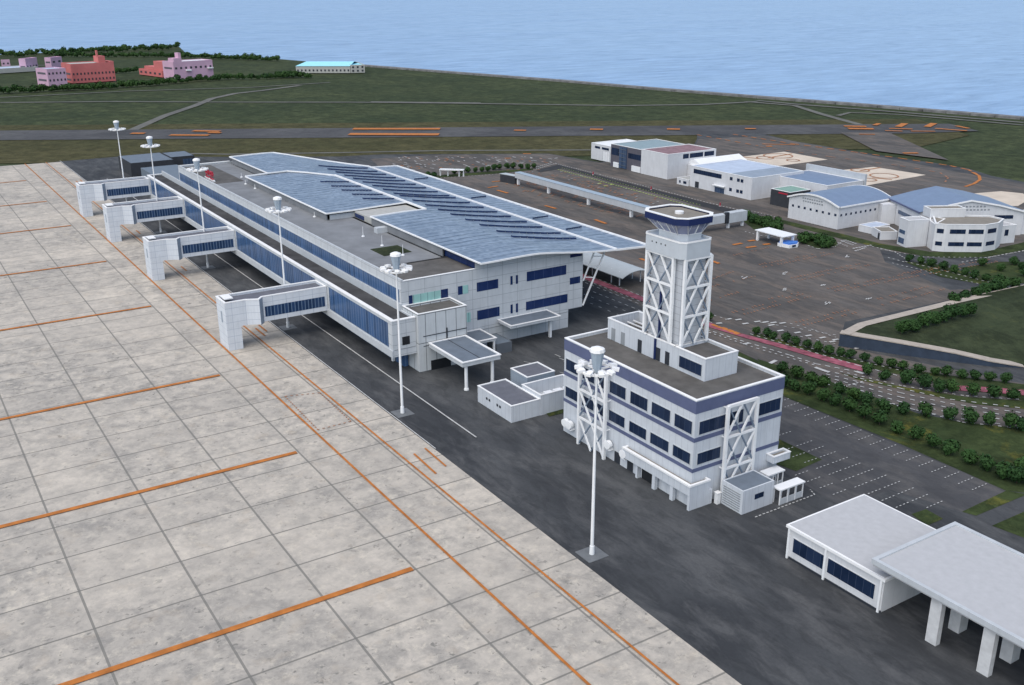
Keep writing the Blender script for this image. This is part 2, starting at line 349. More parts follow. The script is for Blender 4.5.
# ------------------------------------------------------------------ ground, sea
ZC=[0]
def sheet(name, pts, z, mat, kind='structure', label=None):
    ZC[0] += 1; z = z+ZC[0]*.004
    b = bmesh.new(); vs = [b.verts.new((p[0], p[1], z)) for p in ccw([(q[0], q[1]) for q in pts])]
    f = b.faces.new(vs); b.normal_update(); bmesh.ops.triangulate(b, faces=[f], ngon_method='EAR_CLIP')
    me = bpy.data.meshes.new(name); b.to_mesh(me); b.free(); me.materials.append(mat)
    o = bpy.data.objects.new(name, me); COL.objects.link(o); o['kind'] = kind
    return o
def P2(lst, z=0): return [G(a, b, z)[:2] for a, b in lst]
sheet('sea', [(-20000, 3000), (-20000, -45000), (60000, -45000), (60000, 30000), (1500, 30000), (-300, 3000)], -4.0, M['sea'])
coast_px = [(0, 54), (60, 51.5), (120, 48.3), (178, 45.3), (187, 53.5), (240, 57), (280, 58.5), (345, 64), (440, 71.4), (560, 80.5), (660, 89), (760, 97), (860, 104.6), (1024, 118)]
coast = P2(coast_px)
e0 = Vector(coast[-1]); e1 = Vector(coast[-2]); ext = e0+(e0-e1).normalized()*900
s0 = Vector(coast[0])
land = coast+[tuple(ext), (-900, -900), (-900, 900), (s0.x+200, 1200), (s0.x+60, 300)]
sheet('ground', land, -0.70, M['gfar'])
# sea wall along the coast
def ribbon_pts(pts, wid, z, name, mat, kind='structure', parent=None):
    mb = MB(); pts = [Vector(p[:2]) for p in pts]; L = []; Rr = []
    for i, p in enumerate(pts):
        a = pts[max(0, i-1)]; b = pts[min(len(pts)-1, i+1)]; d = (b-a).normalized(); nrm = Vector((-d.y, d.x))
        L.append(p+nrm*wid/2); Rr.append(p-nrm*wid/2)
    for i in range(len(pts)-1): mb.face([(L[i].x, L[i].y, z), (Rr[i].x, Rr[i].y, z), (Rr[i+1].x, Rr[i+1].y, z), (L[i+1].x, L[i+1].y, z)])
    # consistent upward normals
    o = mb.build(name, mat, parent)
    if kind: o['kind'] = kind
    return o
def seawall():
    mb = MB(); c = coast[7:]+[tuple(ext)]
    for i in range(len(c)-1):
        a = Vector(c[i]); b = Vector(c[i+1]); d = (b-a); n_ = int(d.length/16)+1; nn = Vector((-d.y, d.x)).normalized()
        if nn.dot(a) < 0: nn = -nn
        for k in range(n_):
            p = a+d*(k/n_); q = a+d*((k+.97)/n_); h = random.uniform(.8, 2.0)
            mb.prism([(p-nn*5)[:], (q-nn*5)[:], (q+nn*3)[:], (p+nn*3)[:]], -4.2, .8)
            for _ in range(3):
                t = random.random(); c0 = p.lerp(q, t)+nn*random.uniform(2, 8); r_ = random.uniform(1, 2.4)
                mb.cone((c0.x, c0.y, -4.2), (c0.x+.3, c0.y, random.uniform(-2.5, .3)), r_*1.4, r_*.5, 5)
    tag(mb.build('sea_wall', M['rock']), 'grey concrete sea wall with dark rocks along the shore beyond the runway', 'sea wall')
seawall()

# runway: straight band
def line_fit(p, q): return Vector(G(*p)[:2]), Vector(G(*q)[:2])
n0, n1 = line_fit((0, 139.7), (860, 133.3)); f0, f1 = line_fit((0, 130.8), (860, 123.2))
dr = (n1-n0).normalized()
RD = dr; RN = Vector((dr.y, -dr.x))
if RN.dot(f0-n0) < 0: RN = -RN
RW = ((f0-n0).dot(RN)+(f1-n0).dot(RN))/2
def rw(s_, t): p = n0+RD*s_+RN*t; return (p.x, p.y)
RL = (n1-n0).length
tip = Vector(G(983, 131.6)[:2]); tl = (tip-n0).dot(RD)
stop = Vector(G(950, 123.4)[:2]); sl_ = (stop-n0).dot(RD)
# pale dry strips both sides of the runway
sheet('verge', [rw(-900, -78), rw(RL-260, -78), rw(RL+10, -52), rw(RL+60, -8), rw(RL+60, RW+26), rw(-900, RW+26)], -0.45, M['golive'])
sheet('runway', [rw(-900, 0), rw(tl-40, 0), rw(tl, 8), rw(sl_, RW), rw(-900, RW)], -0.25, M['runway'])
sheet('taxiway', P2([(840, 132.2), (889, 132.2), (948.7, 159.6), (876, 150.6)]), -0.12, M['asph2'])
# asphalt platforms
main = P2([(60, 161.4), (120, 156.5), (240, 157), (340, 156.5), (380, 154.5), (549, 153.6), (582, 159.5), (600, 162), (690, 152), (697, 139), (697, 133.8), (760, 133.3), (793, 141), (880, 155.2), (935, 163), (968, 168.5), (992, 176), (1024, 182), (1120, 200)])
main += [(20, -420), (-60, -420), (-60, -70), (528, -70)]
sheet('service_road', main, 0.0, M['asph'])
# landside car park, lighter worn asphalt
sheet('car_park', P2([(370, 159), (440, 154.8), (549, 154), (582, 160), (600, 163), (690, 153), (699, 139), (765, 136), (880, 157), (990, 178), (1024, 184), (1120, 203), (1120, 262), (1024, 250.5), (990, 257), (930, 257), (880, 250), (885, 262), (950, 290), (1000, 288), (950, 300), (845, 322), (838, 346), (1024, 384), (1120, 405), (1120, 450), (1024, 429), (962, 422), (892, 403), (850, 388), (757, 360), (707, 337), (640, 306), (560, 268), (480, 250)]), 0.004, M['asph2'])
sheet('parking_lot', [(129.6, -149.3), (81, -150), (80.7, -137.4), (92, -134), (92, -122.5), (128, -126), (130, -133)], 0.004, M['asph3'])
# concrete apron
sheet('apron', [(-60, -77.2), (529, -77.0), (532, -48), (548, -44), (560, 60), (560, 500), (-60, 500)], 0.004, M['apron'])
sheet('helipad_platform', P2([(735, 157.5), (784.4, 151.8), (827.4, 159.6), (779, 165.9)]), .012, M['cream'])
sheet('helipad_platform', P2([(822, 172), (874, 167), (926, 175), (861, 186.5)]), .012, M['cream'])
sheet('helipad_platform', P2([(960, 196), (974, 193.5), (1001, 191.3), (1023, 193.5), (1030, 199), (1018, 206), (960, 206)]), .012, M['cream'])
# lawns
def lawn(px, mat='gnear', z=.012): return sheet('lawn', P2(px), z, M[mat])
lawn([(757, 359), (770, 372), (784.6, 397), (900, 444), (1006, 491), (1024, 493), (1080, 470), (1080, 440), (1024, 428.7), (962, 422.4), (917, 413.4), (892, 403.6), (847, 387)])
lawn([(739, 352), (757.8, 361), (784, 372), (770, 380), (735, 366)])
lawn([(962, 512), (1006, 491), (1024, 494), (1024, 496), (976, 516)])
lawn([(992, 526), (1024, 512), (1080, 490), (1080, 560), (1024, 538)])
lawn([(911.5, 514.5), (926, 509.5), (943, 519), (927, 526)])
lawn([(774, 437), (821.8, 460), (796, 471.5), (770, 462)])
lawn([(840, 373), (903, 387.4), (965.8, 397.3), (1024, 401), (1090, 402), (1090, 412), (1024, 409.3), (974.8, 404.5), (915.5, 392.8), (858, 380)])
lawn([(748, 334.5), (790, 346), (858, 366), (1024, 401), (1090, 404), (1090, 398), (1024, 384.7), (960, 377), (900, 369), (840, 356), (760, 334)])
lawn([(782, 220), (820, 229), (850, 236), (880, 243.8), (930, 252), (980, 252.6), (1024, 242.4), (1060, 236), (1060, 243), (1024, 250.4), (988, 257), (951.5, 258.5), (922, 256), (880, 248), (845, 240), (820, 233.5), (782, 223.5)])
lawn([(744, 222), (752, 214), (784, 223), (782, 229), (757, 232)])
lawn([(798, 241), (804, 234), (836, 240), (838, 246), (818, 249)])
lawn([(905, 262), (935, 264), (1000, 282), (990, 286), (940, 277)])
lawn([(960, 268), (1000, 262), (1060, 262), (1060, 283), (1000, 284)])
lawn([(425, 176.5), (500, 171), (533, 168.5), (533, 170), (500, 173.5), (430, 178.5)])
lawn([(520, 343), (563, 330), (563, 437), (540, 430)][0:0] or [(546, 413.5), (563, 409), (563, 413.5), (549, 417)], 'gnear')
# narrow pale tracks on the grass
TC=[0]
def track(px, w_, mat='path', z=-.36):
    TC[0] += 1; ribbon_pts(P2(px), w_, z+TC[0]*.012, 'path', M[mat])
track([(0, 102), (110, 101), (230, 101.5), (350, 101.6), (480, 103), (620, 105), (700, 104), (740, 102), (757, 101)], 5)
track([(133, 129), (165, 115), (195, 105), (212, 98), (235, 93), (262, 90), (300, 85)], 6)
track([(0, 97), (60, 94), (130, 90.5), (250, 87), (330, 82)], 4)
track([(745, 101), (795, 105), (820, 113), (838, 118), (860, 124)], 5)
track([(838, 115), (850, 112), (900, 114), (1024, 124.5)], 4)
track([(757, 100), (800, 104), (860, 108.5), (940, 115), (1024, 122)], 5)
track([(185, 152.8), (228, 153.6), (340, 152), (440, 150), (592, 149.3)], 3)
track([(0, 66), (40, 65), (75, 64)], 8)
track([(0, 150), (60, 152)][:0] or [(370, 101.6), (480, 102.8)], 9)
track([(430, 78), (600, 92), (757, 100)], 4) if False else None

# ------------------------------------------------------------------ painted marks
mk = {'orange': MB(), 'orangef': MB(), 'whitep': MB(), 'yellowp': MB(), 'pink': MB()}
SC = [0]
def stroke(m, a, b, w_, z=.02):
    a = Vector(a[:2]); b = Vector(b[:2]); d = b-a
    if d.length < 1e-4: return
    SC[0] = (SC[0]+1) % 7; z = z+.17+SC[0]*.002
    n_ = Vector((-d.y, d.x)).normalized()*w_/2
    q = [a-n_, b-n_, b+n_, a+n_]; mk[m].face([(p.x, p.y, z) for p in q])
def dashes(m, a, b, w_, on, off, z=.02):
    a = Vector(a[:2]); b = Vector(b[:2]); L = (b-a).length; d = (b-a).normalized(); s_ = 0
    while s_ < L: stroke(m, a+d*s_, a+d*min(L, s_+on), w_, z); s_ += on+off
def pxl(m, pts, w_, on=0, off=0, z=.02):
    q = P2(pts)
    for i in range(len(q)-1):
        if on: dashes(m, q[i], q[i+1], w_, on, off, z)
        else: stroke(m, q[i], q[i+1], w_, z)
# apron lines
stroke('orange', (40, -61.5), (532, -61.5), .42); stroke('orange', (40, -70.55), (531, -70.7), .36)
for x in (113.8, 159.7, 205.4, 265, 320, 378.5, 429.4, 483.4): stroke('orange', (x, -55.3), (x, 60), 1.05)
for a, b in (((232, -72.5), (225, -72.5)), ((234, -74), (228, -74)), ((301, -73), (295, -73)), ((358, -73), (352, -73)), ((470, -73.5), (462, -73.5)), ((472, -75.5), (466, -75.5))): stroke('orange', a, b, .4)
pxl('orange', [(414, 454.5), (436, 474.5)], .4); pxl('orange', [(425, 449), (446, 467)], .35); pxl('orangef', [(285, 397), (320, 393.5), (351, 422), (318, 430.5), (285, 397)], .25, .5, .6)
stroke('whitep', (G(437.2, 449).x, -77.25), (530, -77.25), .22); stroke('whitep', (147.3, -86), (205, -86), .3); stroke('whitep', (205, -86), (468, -86), .3)
# terminal kerb-side dashed road lines
for y, on, off, w_ in ((-165, 1.4, 1.4, .22), (-161.5, 1.4, 1.4, .22), (-158, 1.2, 2.2, .22), (-154.5, 1.2, 2.6, .22)): dashes('whitep', (340, y), (178, y), w_, on, off)
mk['pink'].face([(250, -169.9, .176), (250, -167.1, .176), (172, -167.1, .176), (172, -169.9, .176)])
dashes('whitep', (340, -170.2), (172, -170.2), .25, 1.2, 1.2); dashes('whitep', (340, -166.6), (172, -166.6), .25, 1.2, 1.2)
def strip(m, top, bot, z=.17):
    a = P2(top); b = P2(bot)
    for i in range(len(a)-1): mk[m].face([(b[i][0], b[i][1], z), (b[i+1][0], b[i+1][1], z), (a[i+1][0], a[i+1][1], z), (a[i][0], a[i][1], z)])
strip('pink', [(700, 322), (745, 335), (790, 347), (830, 358), (862, 366), (872, 369)], [(700, 325), (745, 338.5), (790, 351), (830, 363), (858, 371), (870, 373)])
strip('pink', [(955, 386), (990, 388), (1024, 390.5), (1080, 393)], [(955, 391), (990, 393), (1024, 396), (1080, 399)])
for a, b in (((712, 325), (722, 329)), ((716, 327), (735, 333)), ((722, 328), (741, 335)), ((728, 331), (738, 335))): pxl('orange', [a, b], 1.0, 1.6, .5, .024)
pxl('whitep', [(700, 328), (740, 341), (790, 356), (815.6, 364.5), (860, 373)], .35, 1.1, 1.0)
pxl('whitep', [(750, 334.5), (800, 349), (858, 366), (900, 377), (955, 388), (1024, 392)], .3, .9, 1.1)
for k, (o_) in enumerate((0, 3.2, 6.3, 9.6, 13)):
    pxl('whitep', [(826, 371.5+o_*1.0), (860, 379+o_*1.25), (900, 389+o_*1.4), (950, 400+o_*1.4), (1024, 409+o_*1.45)], .32, .9, 1.1)
pxl('whitep', [(848, 386), (856, 384), (866, 381)], .3, .7, .7)
pxl('whitep', [(815, 368), (829, 373)], .9); pxl('whitep', [(856, 372), (864, 374.5)], 1.0); pxl('whitep', [(716, 324), (722, 323.6)], .7); pxl('whitep', [(770, 364), (776, 361)], .9)
for a in [(728, 319.5), (738, 320), (745, 324), (757, 322), (765, 322.5), (771, 325.5), (773, 323), (780, 331), (782, 323.5), (797, 333), (808, 336), (822, 338), (832, 342), (835, 340), (846, 344.5), (857, 348.5), (745.7, 344), (868, 349)]:
    p = G(*a); stroke('whitep', (p.x, p.y+.9), (p.x-.3, p.y-.9), .7)
for pts in ([(708, 314), (730, 321)], [(760, 323), (800, 329.5), (838, 336)], [(790, 324), (815, 331), (836, 338)], [(800, 337), (838, 345)]): pxl('whitep', pts, .25, .7, 1.3)
# office car park bays (pairs of dotted ticks)
for r_, (xa, xb, y0, y1) in enumerate(((131, 84, -149.2, -145.2), (112, 84, -137.6, -133.5), (112, 86, -132.6, -129), (104, 88, -127.5, -124))):
    x = xa
    while x > xb:
        dashes('whitep', (x, y0), (x, y1), .16, .42, .5); x -= 2.75 if r_ else 2.6
for a, b in (((128, -133.8), (116, -133.8)),): 
    x = 128
    while x > 116: dashes('whitep', (x, -137.4), (x, -133.4), .16, .42, .5); x -= 2.75
for x in (176, 173, 169.5, 166.2, 163, 160): stroke('whitep', (x, -115.5-(176-x)*.3), (x-1.6, -116.3-(176-x)*.3), .16)
for x in (186, 183.5, 181, 178.5): stroke('whitep', (x-10, -124+ (186-x)*.2), (x-12, -124.2+(186-x)*.2), .18)
dashes('whitep', (97.4, -108), (97.4, -121.8), .2, .5, .35); dashes('whitep', (97.4, -121.8), (99, -122.5), .2, .5, .3)
# big car park faded orange bays
rows = [((764, 268), (836, 254), 2), ((800, 281), (872, 265.5), 2), ((836, 292), (1000, 262), 2), ((742, 316), (812, 297), 2), ((805, 326), (860, 313), 2), ((712, 301), (740, 293), 1), ((710, 281), (735, 272), 1),
        ((735, 256), (770, 248), 1), ((884, 306), (945, 290), 1), ((770, 300), (800, 293), 1), ((710, 288), (760, 276), 1), ((880, 300), (930, 287), 1), ((900, 275), (940, 268), 1)]
for a, b, n_ in rows:
    A_ = Vector(G(*a)[:2]); B_ = Vector(G(*b)[:2]); d = (B_-A_); L = d.length; d.normalize(); q = Vector((-d.y, d.x))
    for k in range(n_):
        s_ = 0
        while s_ < L:
            if random.random() < .8: stroke('orangef', A_+d*s_+q*(k*2.6), A_+d*(s_+.2)+q*(k*2.6+1.1*random.uniform(.4, 1.2)), .24)
            s_ += 1.25
for _ in range(420):   # worn ticks in the bus park behind the walkway
    a = (random.uniform(505, 640), random.uniform(168, 222))
    yy = 168+(a[0]-520)*.22
    if yy-2 < a[1] < yy+26: 
        p = G(*a); stroke('orangef', p, (p.x+random.uniform(-.8, .8), p.y-1.5), .45)
for _ in range(60):
    a = (random.uniform(555, 700), 0); a = (a[0], 163.5+(a[0]-555)*.285+random.uniform(5, 16)); p = G(*a); stroke(random.choice(['orange', 'orangef', 'orangef', 'whitep']), p, (p.x+.3, p.y-1.4), .35)
for a, b in (((733, 245.3), (742, 243.6)), ((746, 248), (756, 246.8)), ((748, 241.5), (755, 240.6)), ((763, 245), (770, 244.3)), ((712, 261.5), (719, 264)), ((497, 190.5), (508, 193.5)), ((545, 206), (556, 209)), ((595, 220), (606, 224)), ((488, 188), (498, 186.5)), ((700, 255), (706, 257)), ((640, 259), (652, 263)), ((492, 182), (512, 180.5))):
    p, q = G(*a), G(*b); stroke('orange', p, q, 1.3, .022); 
for a in ((743.7, 278.6), (783.5, 274.2), (784.5, 290.5), (823.5, 286.2), (827, 304.3), (868, 300), (848, 257)):
    for k in range(5): p = G(a[0]+random.uniform(-3, 3), a[1]+random.uniform(-1, 1)); stroke('whitep', p, (p.x+.5, p.y-1.1), .3)
pxl('whitep', [(841, 241), (853, 245.5)], .8, .6, .6); pxl('whitep', [(845, 240.5), (857, 244.5)], .8, .6, .6); pxl('whitep', [(838, 243), (848, 247)], .6, .5, .7)
pxl('whitep', [(853, 249), (872, 245.5)], .8, .8, .5); pxl('whitep', [(855, 251.5), (866, 248)], .7, .8, .5)
for pts, on in (([(745, 232), (760, 236), (790, 238)], .7), ([(808, 246), (818, 249.3), (835, 247), (845, 240)], .8), ([(872, 247), (895, 252.5), (905, 259)], .7), ([(888, 258), (906, 263)], .7), ([(905, 262), (935, 269), (990, 283)], .8), ([(880, 248.6), (893, 252)], .6), ([(745, 210), (783, 219)], .5), ([(1024, 251), (990, 257.5), (960, 263)], .9)):
    pxl('whitep', pts, .4, on, 1.1)
for pts, sp_ in (([(536, 165.5), (600, 163), (640, 175)][0:0], 2), ([(60, 161), (86, 182)], 1), ([(430, 179), (535, 172)], 1), ([(840, 372), (903, 386.8), (965.8, 396.7), (1024, 400.4)], 1), ([(892, 404.3), (962, 423), (1024, 429.5)], 1), ([(709, 333), (757, 349), (815, 366)], 1), ([(758, 334.5), (840, 357), (900, 371)], 1), ([(880, 249.5), (922, 257.5), (988, 258), (1024, 251.4)], 1), ([(892, 263.5), (990, 287)], 1)):
    if pts: pxl('whitep', pts, .34, .6, 1.0, .026)
# the queue lanes in front of the hangars: dark road with white and yellow-green studs
pxl('yellowp', [(558, 169.8), (640, 192.2), (700, 209)], .6, 1.0, .8); pxl('yellowp', [(562, 168), (640, 189), (702, 206)], .35, .7, 1.2)
pxl('whitep', [(556, 164), (600, 175), (660, 190.5), (700, 201), (745, 212)], .45, .9, .9)
for a, b in (((536, 169.5), (556, 163.5)), ((536, 167.5), (552, 163))): pxl('whitep', [a, b], .5, 1.2, .6)
for _ in range(170):  # studs scattered on the staff car park beyond the terminal
    a = (random.uniform(392, 560), random.uniform(156.5, 170))
    if a[1] < 172-(a[0]-392)*.06: 
        p = G(*a); stroke(random.choice(['whitep', 'whitep', 'whitep', 'orange']), p, (p.x-random.uniform(1, 3), p.y-random.uniform(-.5, .8)), .5)
for a, b in (((504, 158.5), (511, 158.5)), ((523, 154), (531, 154))): pxl('orange', [a, b], 1.6)
for p_ in ((598, 184), (604, 186.5), (610, 185)): p = G(*p_); stroke('yellowp', p, (p.x, p.y-2), 1)
# runway paint
for a, b, w_ in (((353, 129), (440, 129), 7), ((349, 134.2), (439, 134.6), 8), ((131, 133.5), (145, 133.5), 5), ((170, 135.2), (209, 135.4), 5), ((193, 131), (220, 131.5), 5), ((208, 132.8), (221, 133), 4), ((514, 130.4), (526, 130.6), 4), ((590, 129.4), (603, 129.6), 5), ((667, 129.2), (680, 129.4), 5), ((745, 128.8), (756, 128.9), 4), ((844, 126.3), (866, 126.6), 5), ((848, 128.7), (873.5, 129), 6), ((885, 130.8), (902.5, 131.4), 2.5), ((889, 128.6), (912.5, 129.3), 3), ((911, 131.3), (935, 131.5), 2.5), ((935, 128.6), (967, 131), 3), ((874.4, 125.4), (879, 123.6), 3), ((898, 127), (905, 123.6), 4), ((927, 127), (934, 123.4), 4), ((956, 126), (968.6, 128.6), 3), ((903, 153.4), (918, 153.2), 3), ((859, 134.4), (875, 134.6), 2)):
    pxl('orange', [a, b], w_, 0, 0, .03)
pxl('orange', [(762, 144.2), (795, 145)], 1.6); pxl('orange', [(766, 146.5), (772, 146.5)], 3)
pxl('orange', [(697, 135), (725, 140), (758, 146)], 1.0, 4, 4); pxl('orange', [(733, 134.5), (793, 144), (860, 153), (900, 158.5), (950, 166), (968, 170), (978, 175)], 1.2, 4, 3)
pxl('orange', [(972, 172.5), (979, 176), (980, 180), (974, 184), (965, 187)], 1.3); pxl('orangef', [(760, 147), (830, 157), (900, 166), (940, 173), (948, 178), (944, 184)], .7, 3, 5)
def ringmark(c_px, r_, w_=.9):
    c = G(*c_px); pr_ = None
    for k in range(21):
        t = 2*math.pi*k/20; p = Vector((c.x+r_*math.cos(t), c.y+r_*math.sin(t)))
        if pr_ is not None: stroke('orangef', pr_, p, w_*.8, .026)
        pr_ = p
ringmark((778, 156), 7); ringmark((793, 160.5), 3); ringmark((765, 158), 4); ringmark((884, 176), 6); ringmark((868, 180), 3.5); ringmark((860, 170.5), 4)
for a, b in (((741, 157), (760, 159)), ((768, 158), (792, 154)), ((860, 171), (880, 168)), ((872, 178), (892, 180))): pxl('orange', [a, b], .8, 0, 0, .027)
for k, nm in (('orange', 'orange_pavement_marking'), ('orangef', 'faded_pavement_marking'), ('whitep', 'white_pavement_marking'), ('yellowp', 'yellow_pavement_marking'), ('pink', 'pink_bus_lane')):
    mk[k].build(nm, M[k])['kind'] = 'structure'
# dark road strip before the hangars
sheet('road', P2([(536, 170.5), (558, 164.8), (600, 176), (660, 191.3), (700, 201.5), (744, 212.5), (742, 217), (700, 206), (655, 193.5), (600, 179), (562, 168.5), (540, 172.5)]), .010, M['newasph'])
for k, (a_, b_) in enumerate(((593, 175), (651, 190), (720, 206.5))):
    p = G(a_, b_); t = thing('barrier_post', ('red barrier post on the dark lane, left one of three', 'red barrier post on the dark lane, middle one of three', 'red barrier post on the dark lane, nearest the walkway landing')[k], 'post', (p.x, p.y, 0), 'red barrier posts on the dark lane')
    MB().box(p.x-.16, p.x+.16, p.y-.16, p.y+.16, 0, 1.5).build('post', M['red'], t); MB().box(p.x-.3, p.x+.3, p.y-.3, p.y+.3, 0, .2).build('foot', M['white'], t)

# ------------------------------------------------------------------ building helpers
def pblock(root, poly, z0, z1, wall, deck, par=.55, t=.35, cop='coping', bottom=True, wname='wall', rname='roof'):
    inn = inset(poly, t); mb = MB(); mb.ring(poly, inn, z0, z1)
    mb.build(wname, M[wall], root)
    MB().prism(inset(poly, t-.02), z1-par-.25, z1-par).build(rname, M[deck], root)
    if z0 > .5: MB().prism(inset(poly, t-.02), z0+.02, z0+.25).build('floor_slab', M['louvre'], root)
    if cop: MB().ring(inset(poly, -.07), inset(poly, t+.05), z1+.003, z1+.14).build('coping', M[cop], root)
def block(root, x0, x1, y0, y1, z0, z1, wall, deck, **kw): pblock(root, rect(x0, x1, y0, y1), z0, z1, wall, deck, **kw)
def win(root, ax, pl, a0, a1, z0, z1, mat='win', side=1, name='window', frame=None, mull=0, proud=.05):
    """ax 'X': plane x=pl, spans y; ax 'Y': plane y=pl, spans x; side = outward sign"""
    lo, hi = pl-.04*side, pl+proud*side
    def bx(mb, p0, p1, q0, q1, l, h):
        return mb.box(l, h, p0, p1, q0, q1) if ax == 'X' else mb.box(p0, p1, l, h, q0, q1)
    o = bx(MB(), a0, a1, z0, z1, lo, hi).build(name, M[mat], root)
    if frame:
        a0, a1 = min(a0, a1), max(a0, a1); m = MB(); l, h = lo-.02*side, hi+.04*side; f = .09
        bx(m, a0-f, a1+f, z1+.002, z1+f, l, h); bx(m, a0-f, a1+f, z0-f, z0-.002, l, h); bx(m, a0-f, a0-.002, z0, z1, l, h); bx(m, a1+.002, a1+f, z0, z1, l, h)
        for k in range(mull): c = a0+(a1-a0)*(k+1)/(mull+1); bx(m, c-.035, c+.035, z0+.003, z1-.003, l+.04*side, hi+.02*side)
        m.build('frame', M[frame], o)
    return o
def lattice(root, ax, pl, a0, a1, z0, z1, levels, cells, post=.42, brace=.22, name='lattice'):
    def pt(a, z): return (pl, a, z) if ax == 'X' else (a, pl, z)
    m = MB(); dk = MB(); m.bar(pt(a0, z0), pt(a0, z1), post); m.bar(pt(a1, z0), pt(a1, z1), post)
    m.bar(pt(a0, z1-.1), pt(a1, z1-.1), post*.9)
    h = (z1-z0)/levels
    for k in range(levels):
        zb = z0+k*h; 
        if k: m.bar(pt(a0, zb), pt(a1, zb), brace*1.5)
        for c in range(cells):
            u0 = a0+(a1-a0)*c/cells; u1 = a0+(a1-a0)*(c+1)/cells
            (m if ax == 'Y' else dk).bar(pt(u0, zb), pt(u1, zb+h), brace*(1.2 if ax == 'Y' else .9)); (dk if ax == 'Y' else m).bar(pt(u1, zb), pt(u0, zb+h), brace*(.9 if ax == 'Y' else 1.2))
    dk.build('brace', M['braceshade'], root)
    return m.build(name, M['white'], root)

# ------------------------------------------------------------------ TERMINAL
T = thing('terminal_building', 'long white airport terminal with a wavy steel blue roof beside the apron', 'building', (190.5, -115, 0))
YF = -92.7
prof_pts = [(-103, 20.6), (-107, 20.7), (-111.4, 20.85), (-116, 20.9), (-120, 21.0), (-124, 21.05), (-128, 20.95), (-133, 20.4), (-138, 19.75), (-144, 19.1), (-150.5, 18.65), (-156, 18.4), (-161, 18.15)]
def prof(y):
    for i in range(len(prof_pts)-1):
        (a, za), (b, zb) = prof_pts[i], prof_pts[i+1]
        if b <= y <= a:
            t = (a-y)/(a-b)
            z0 = prof_pts[max(0, i-1)][1]; z3 = prof_pts[min(len(prof_pts)-1, i+2)][1]
            return za+t*(zb-za)+.25*t*(1-t)*((za-z0)*(1-t)-(z3-zb)*t)
    return prof_pts[0][1] if y > prof_pts[0][0] else prof_pts[-1][1]
# walls: main block as a ring whose end wall reaches the roof
main_poly = [(190.5, YF), (370, YF), (370, -128), (341, -142.3), (341, -138.1), (190.5, -138.1)]
m = MB()
def wallquad(m, a, b, z0, z1, t=.35):   # thin solid wall from a to b
    a = Vector(a); b = Vector(b); d = (b-a).normalized(); n_ = Vector((-d.y, d.x))*t
    m.prism([a[:], b[:], (b+n_)[:], (a+n_)[:]], z0, z1)
m.box(190.5, 369, YF, YF-.4, 0, 19.3)
m.box(190.5, 190.9, YF-.4, -137.69, 0, 19.0)
m.box(190.5, 340, -137.7, -138.1, 0, 18.9)
m.box(369, 369.4, YF, -129, 0, 19.0); m.box(340, 340.4, -129, -138.1, 0, 18.5)
m.build('wall', M['wallT'], T)
m = MB()   # upper end wall filling up to the roof profile
ys = [-111.8-(i*(137.9-111.8)/18) for i in range(19)]
for i in range(18):
    a, b = ys[i], ys[i+1]
    za, zb = prof(a)-.45, prof(b)-.45
    n_ = len(m.v); m.v += [(190.52, a, 19.003), (190.52, b, 19.003), (190.52, b, max(zb, 19.01)), (190.52, a, max(za, 19.01)), (190.88, a, 19.003), (190.88, b, 19.003), (190.88, b, max(zb, 19.01)), (190.88, a, max(za, 19.01))]
    m.f += [(n_+3, n_+2, n_+1, n_), (n_+4, n_+5, n_+6, n_+7), (n_+2, n_+3, n_+7, n_+6)]
m.build('gable_wall', M['wallT'], T)
m = MB(); m.box(190.45, 340, -138.12, -142.3, 4.7, 18.9); m.build('side_wing', M['wallT'], T)
MB().box(190.9, 369, YF-.4, -111.2, 18.2, 18.55).build('roof_deck', M['deckG'], T)
MB().box(190.9, 204.4, YF-.4, -112.2, 18.553, 18.63).build('roof_deck', M['deckB'], T)
MB().box(204.4, 204.7, YF-.4, -112.2, 18.553, 18.85).build('roof_kerb', M['deckD'], T)
MB().box(330, 368, YF-.4, -104, 18.553, 18.60).build('roof_deck', M['deckB'], T)
MB().box(191, 369, YF-.4, YF-1.7, 18.553, 18.66).build('roof_edge', M['deckB'], T)
MB().box(190.4, 369.1, YF+.06, YF-.46, 19.303, 19.42).build('coping', M['wallG'], T)
MB().box(190.4, 190.96, YF-.47, -111.6, 19.003, 19.12).build('coping', M['coping'], T)
MB().box(368.9, 369.5, YF-.47, -111.6, 19.003, 19.3).build('coping', M['coping'], T)
MB().box(214, 221.8, -100, -107.4, 18.553, 18.68).build('roof_planting', M['gfield'], T)
# glass strip of the upper front
g_ = MB(); g_.box(191.6, 368.4, YF+.06, YF-.05, 14.0, 17.0); g_.build('glass_facade', M['bluegl'], T)
MB().box(190.6, 369, YF+.14, YF-.02, 17.02, 17.2).build('sill', M['wallG'], T)
# penthouse walls under the roof edges
MB().box(191.2, 206, -112.3, -112.6, 18.66, 20.6).build('clerestory_window', M['winT'], T)
MB().box(206, 246, -111.65, -111.95, 18.56, 20.5).build('roof_upstand', M['deckG'], T)
MB().box(236, 238, -108.6, -112.4, 18.57, 20.0).build('roof_hatch', M['wallG'], T)
MB().box(258.5, 325, -103.7, -104.0, 18.56, 20.3).build('roof_upstand', M['deckG'], T)
MB().box(258.3, 258.6, -104.7, -127, 18.56, 20.0).build('clerestory_wall', M['wallG'], T)
MB().box(327, 366, -111.6, -111.9, 18.56, 20.5).build('roof_upstand', M['deckG'], T)
MB().box(246.3, 258.2, -112.0, -128.1, 18.56, 20.3).build('penthouse', M['farwall'], T)
MB().box(251.5, 257.6, -111.9, -111.99, 18.76, 19.9).build('clerestory_window', M['winT'], T)
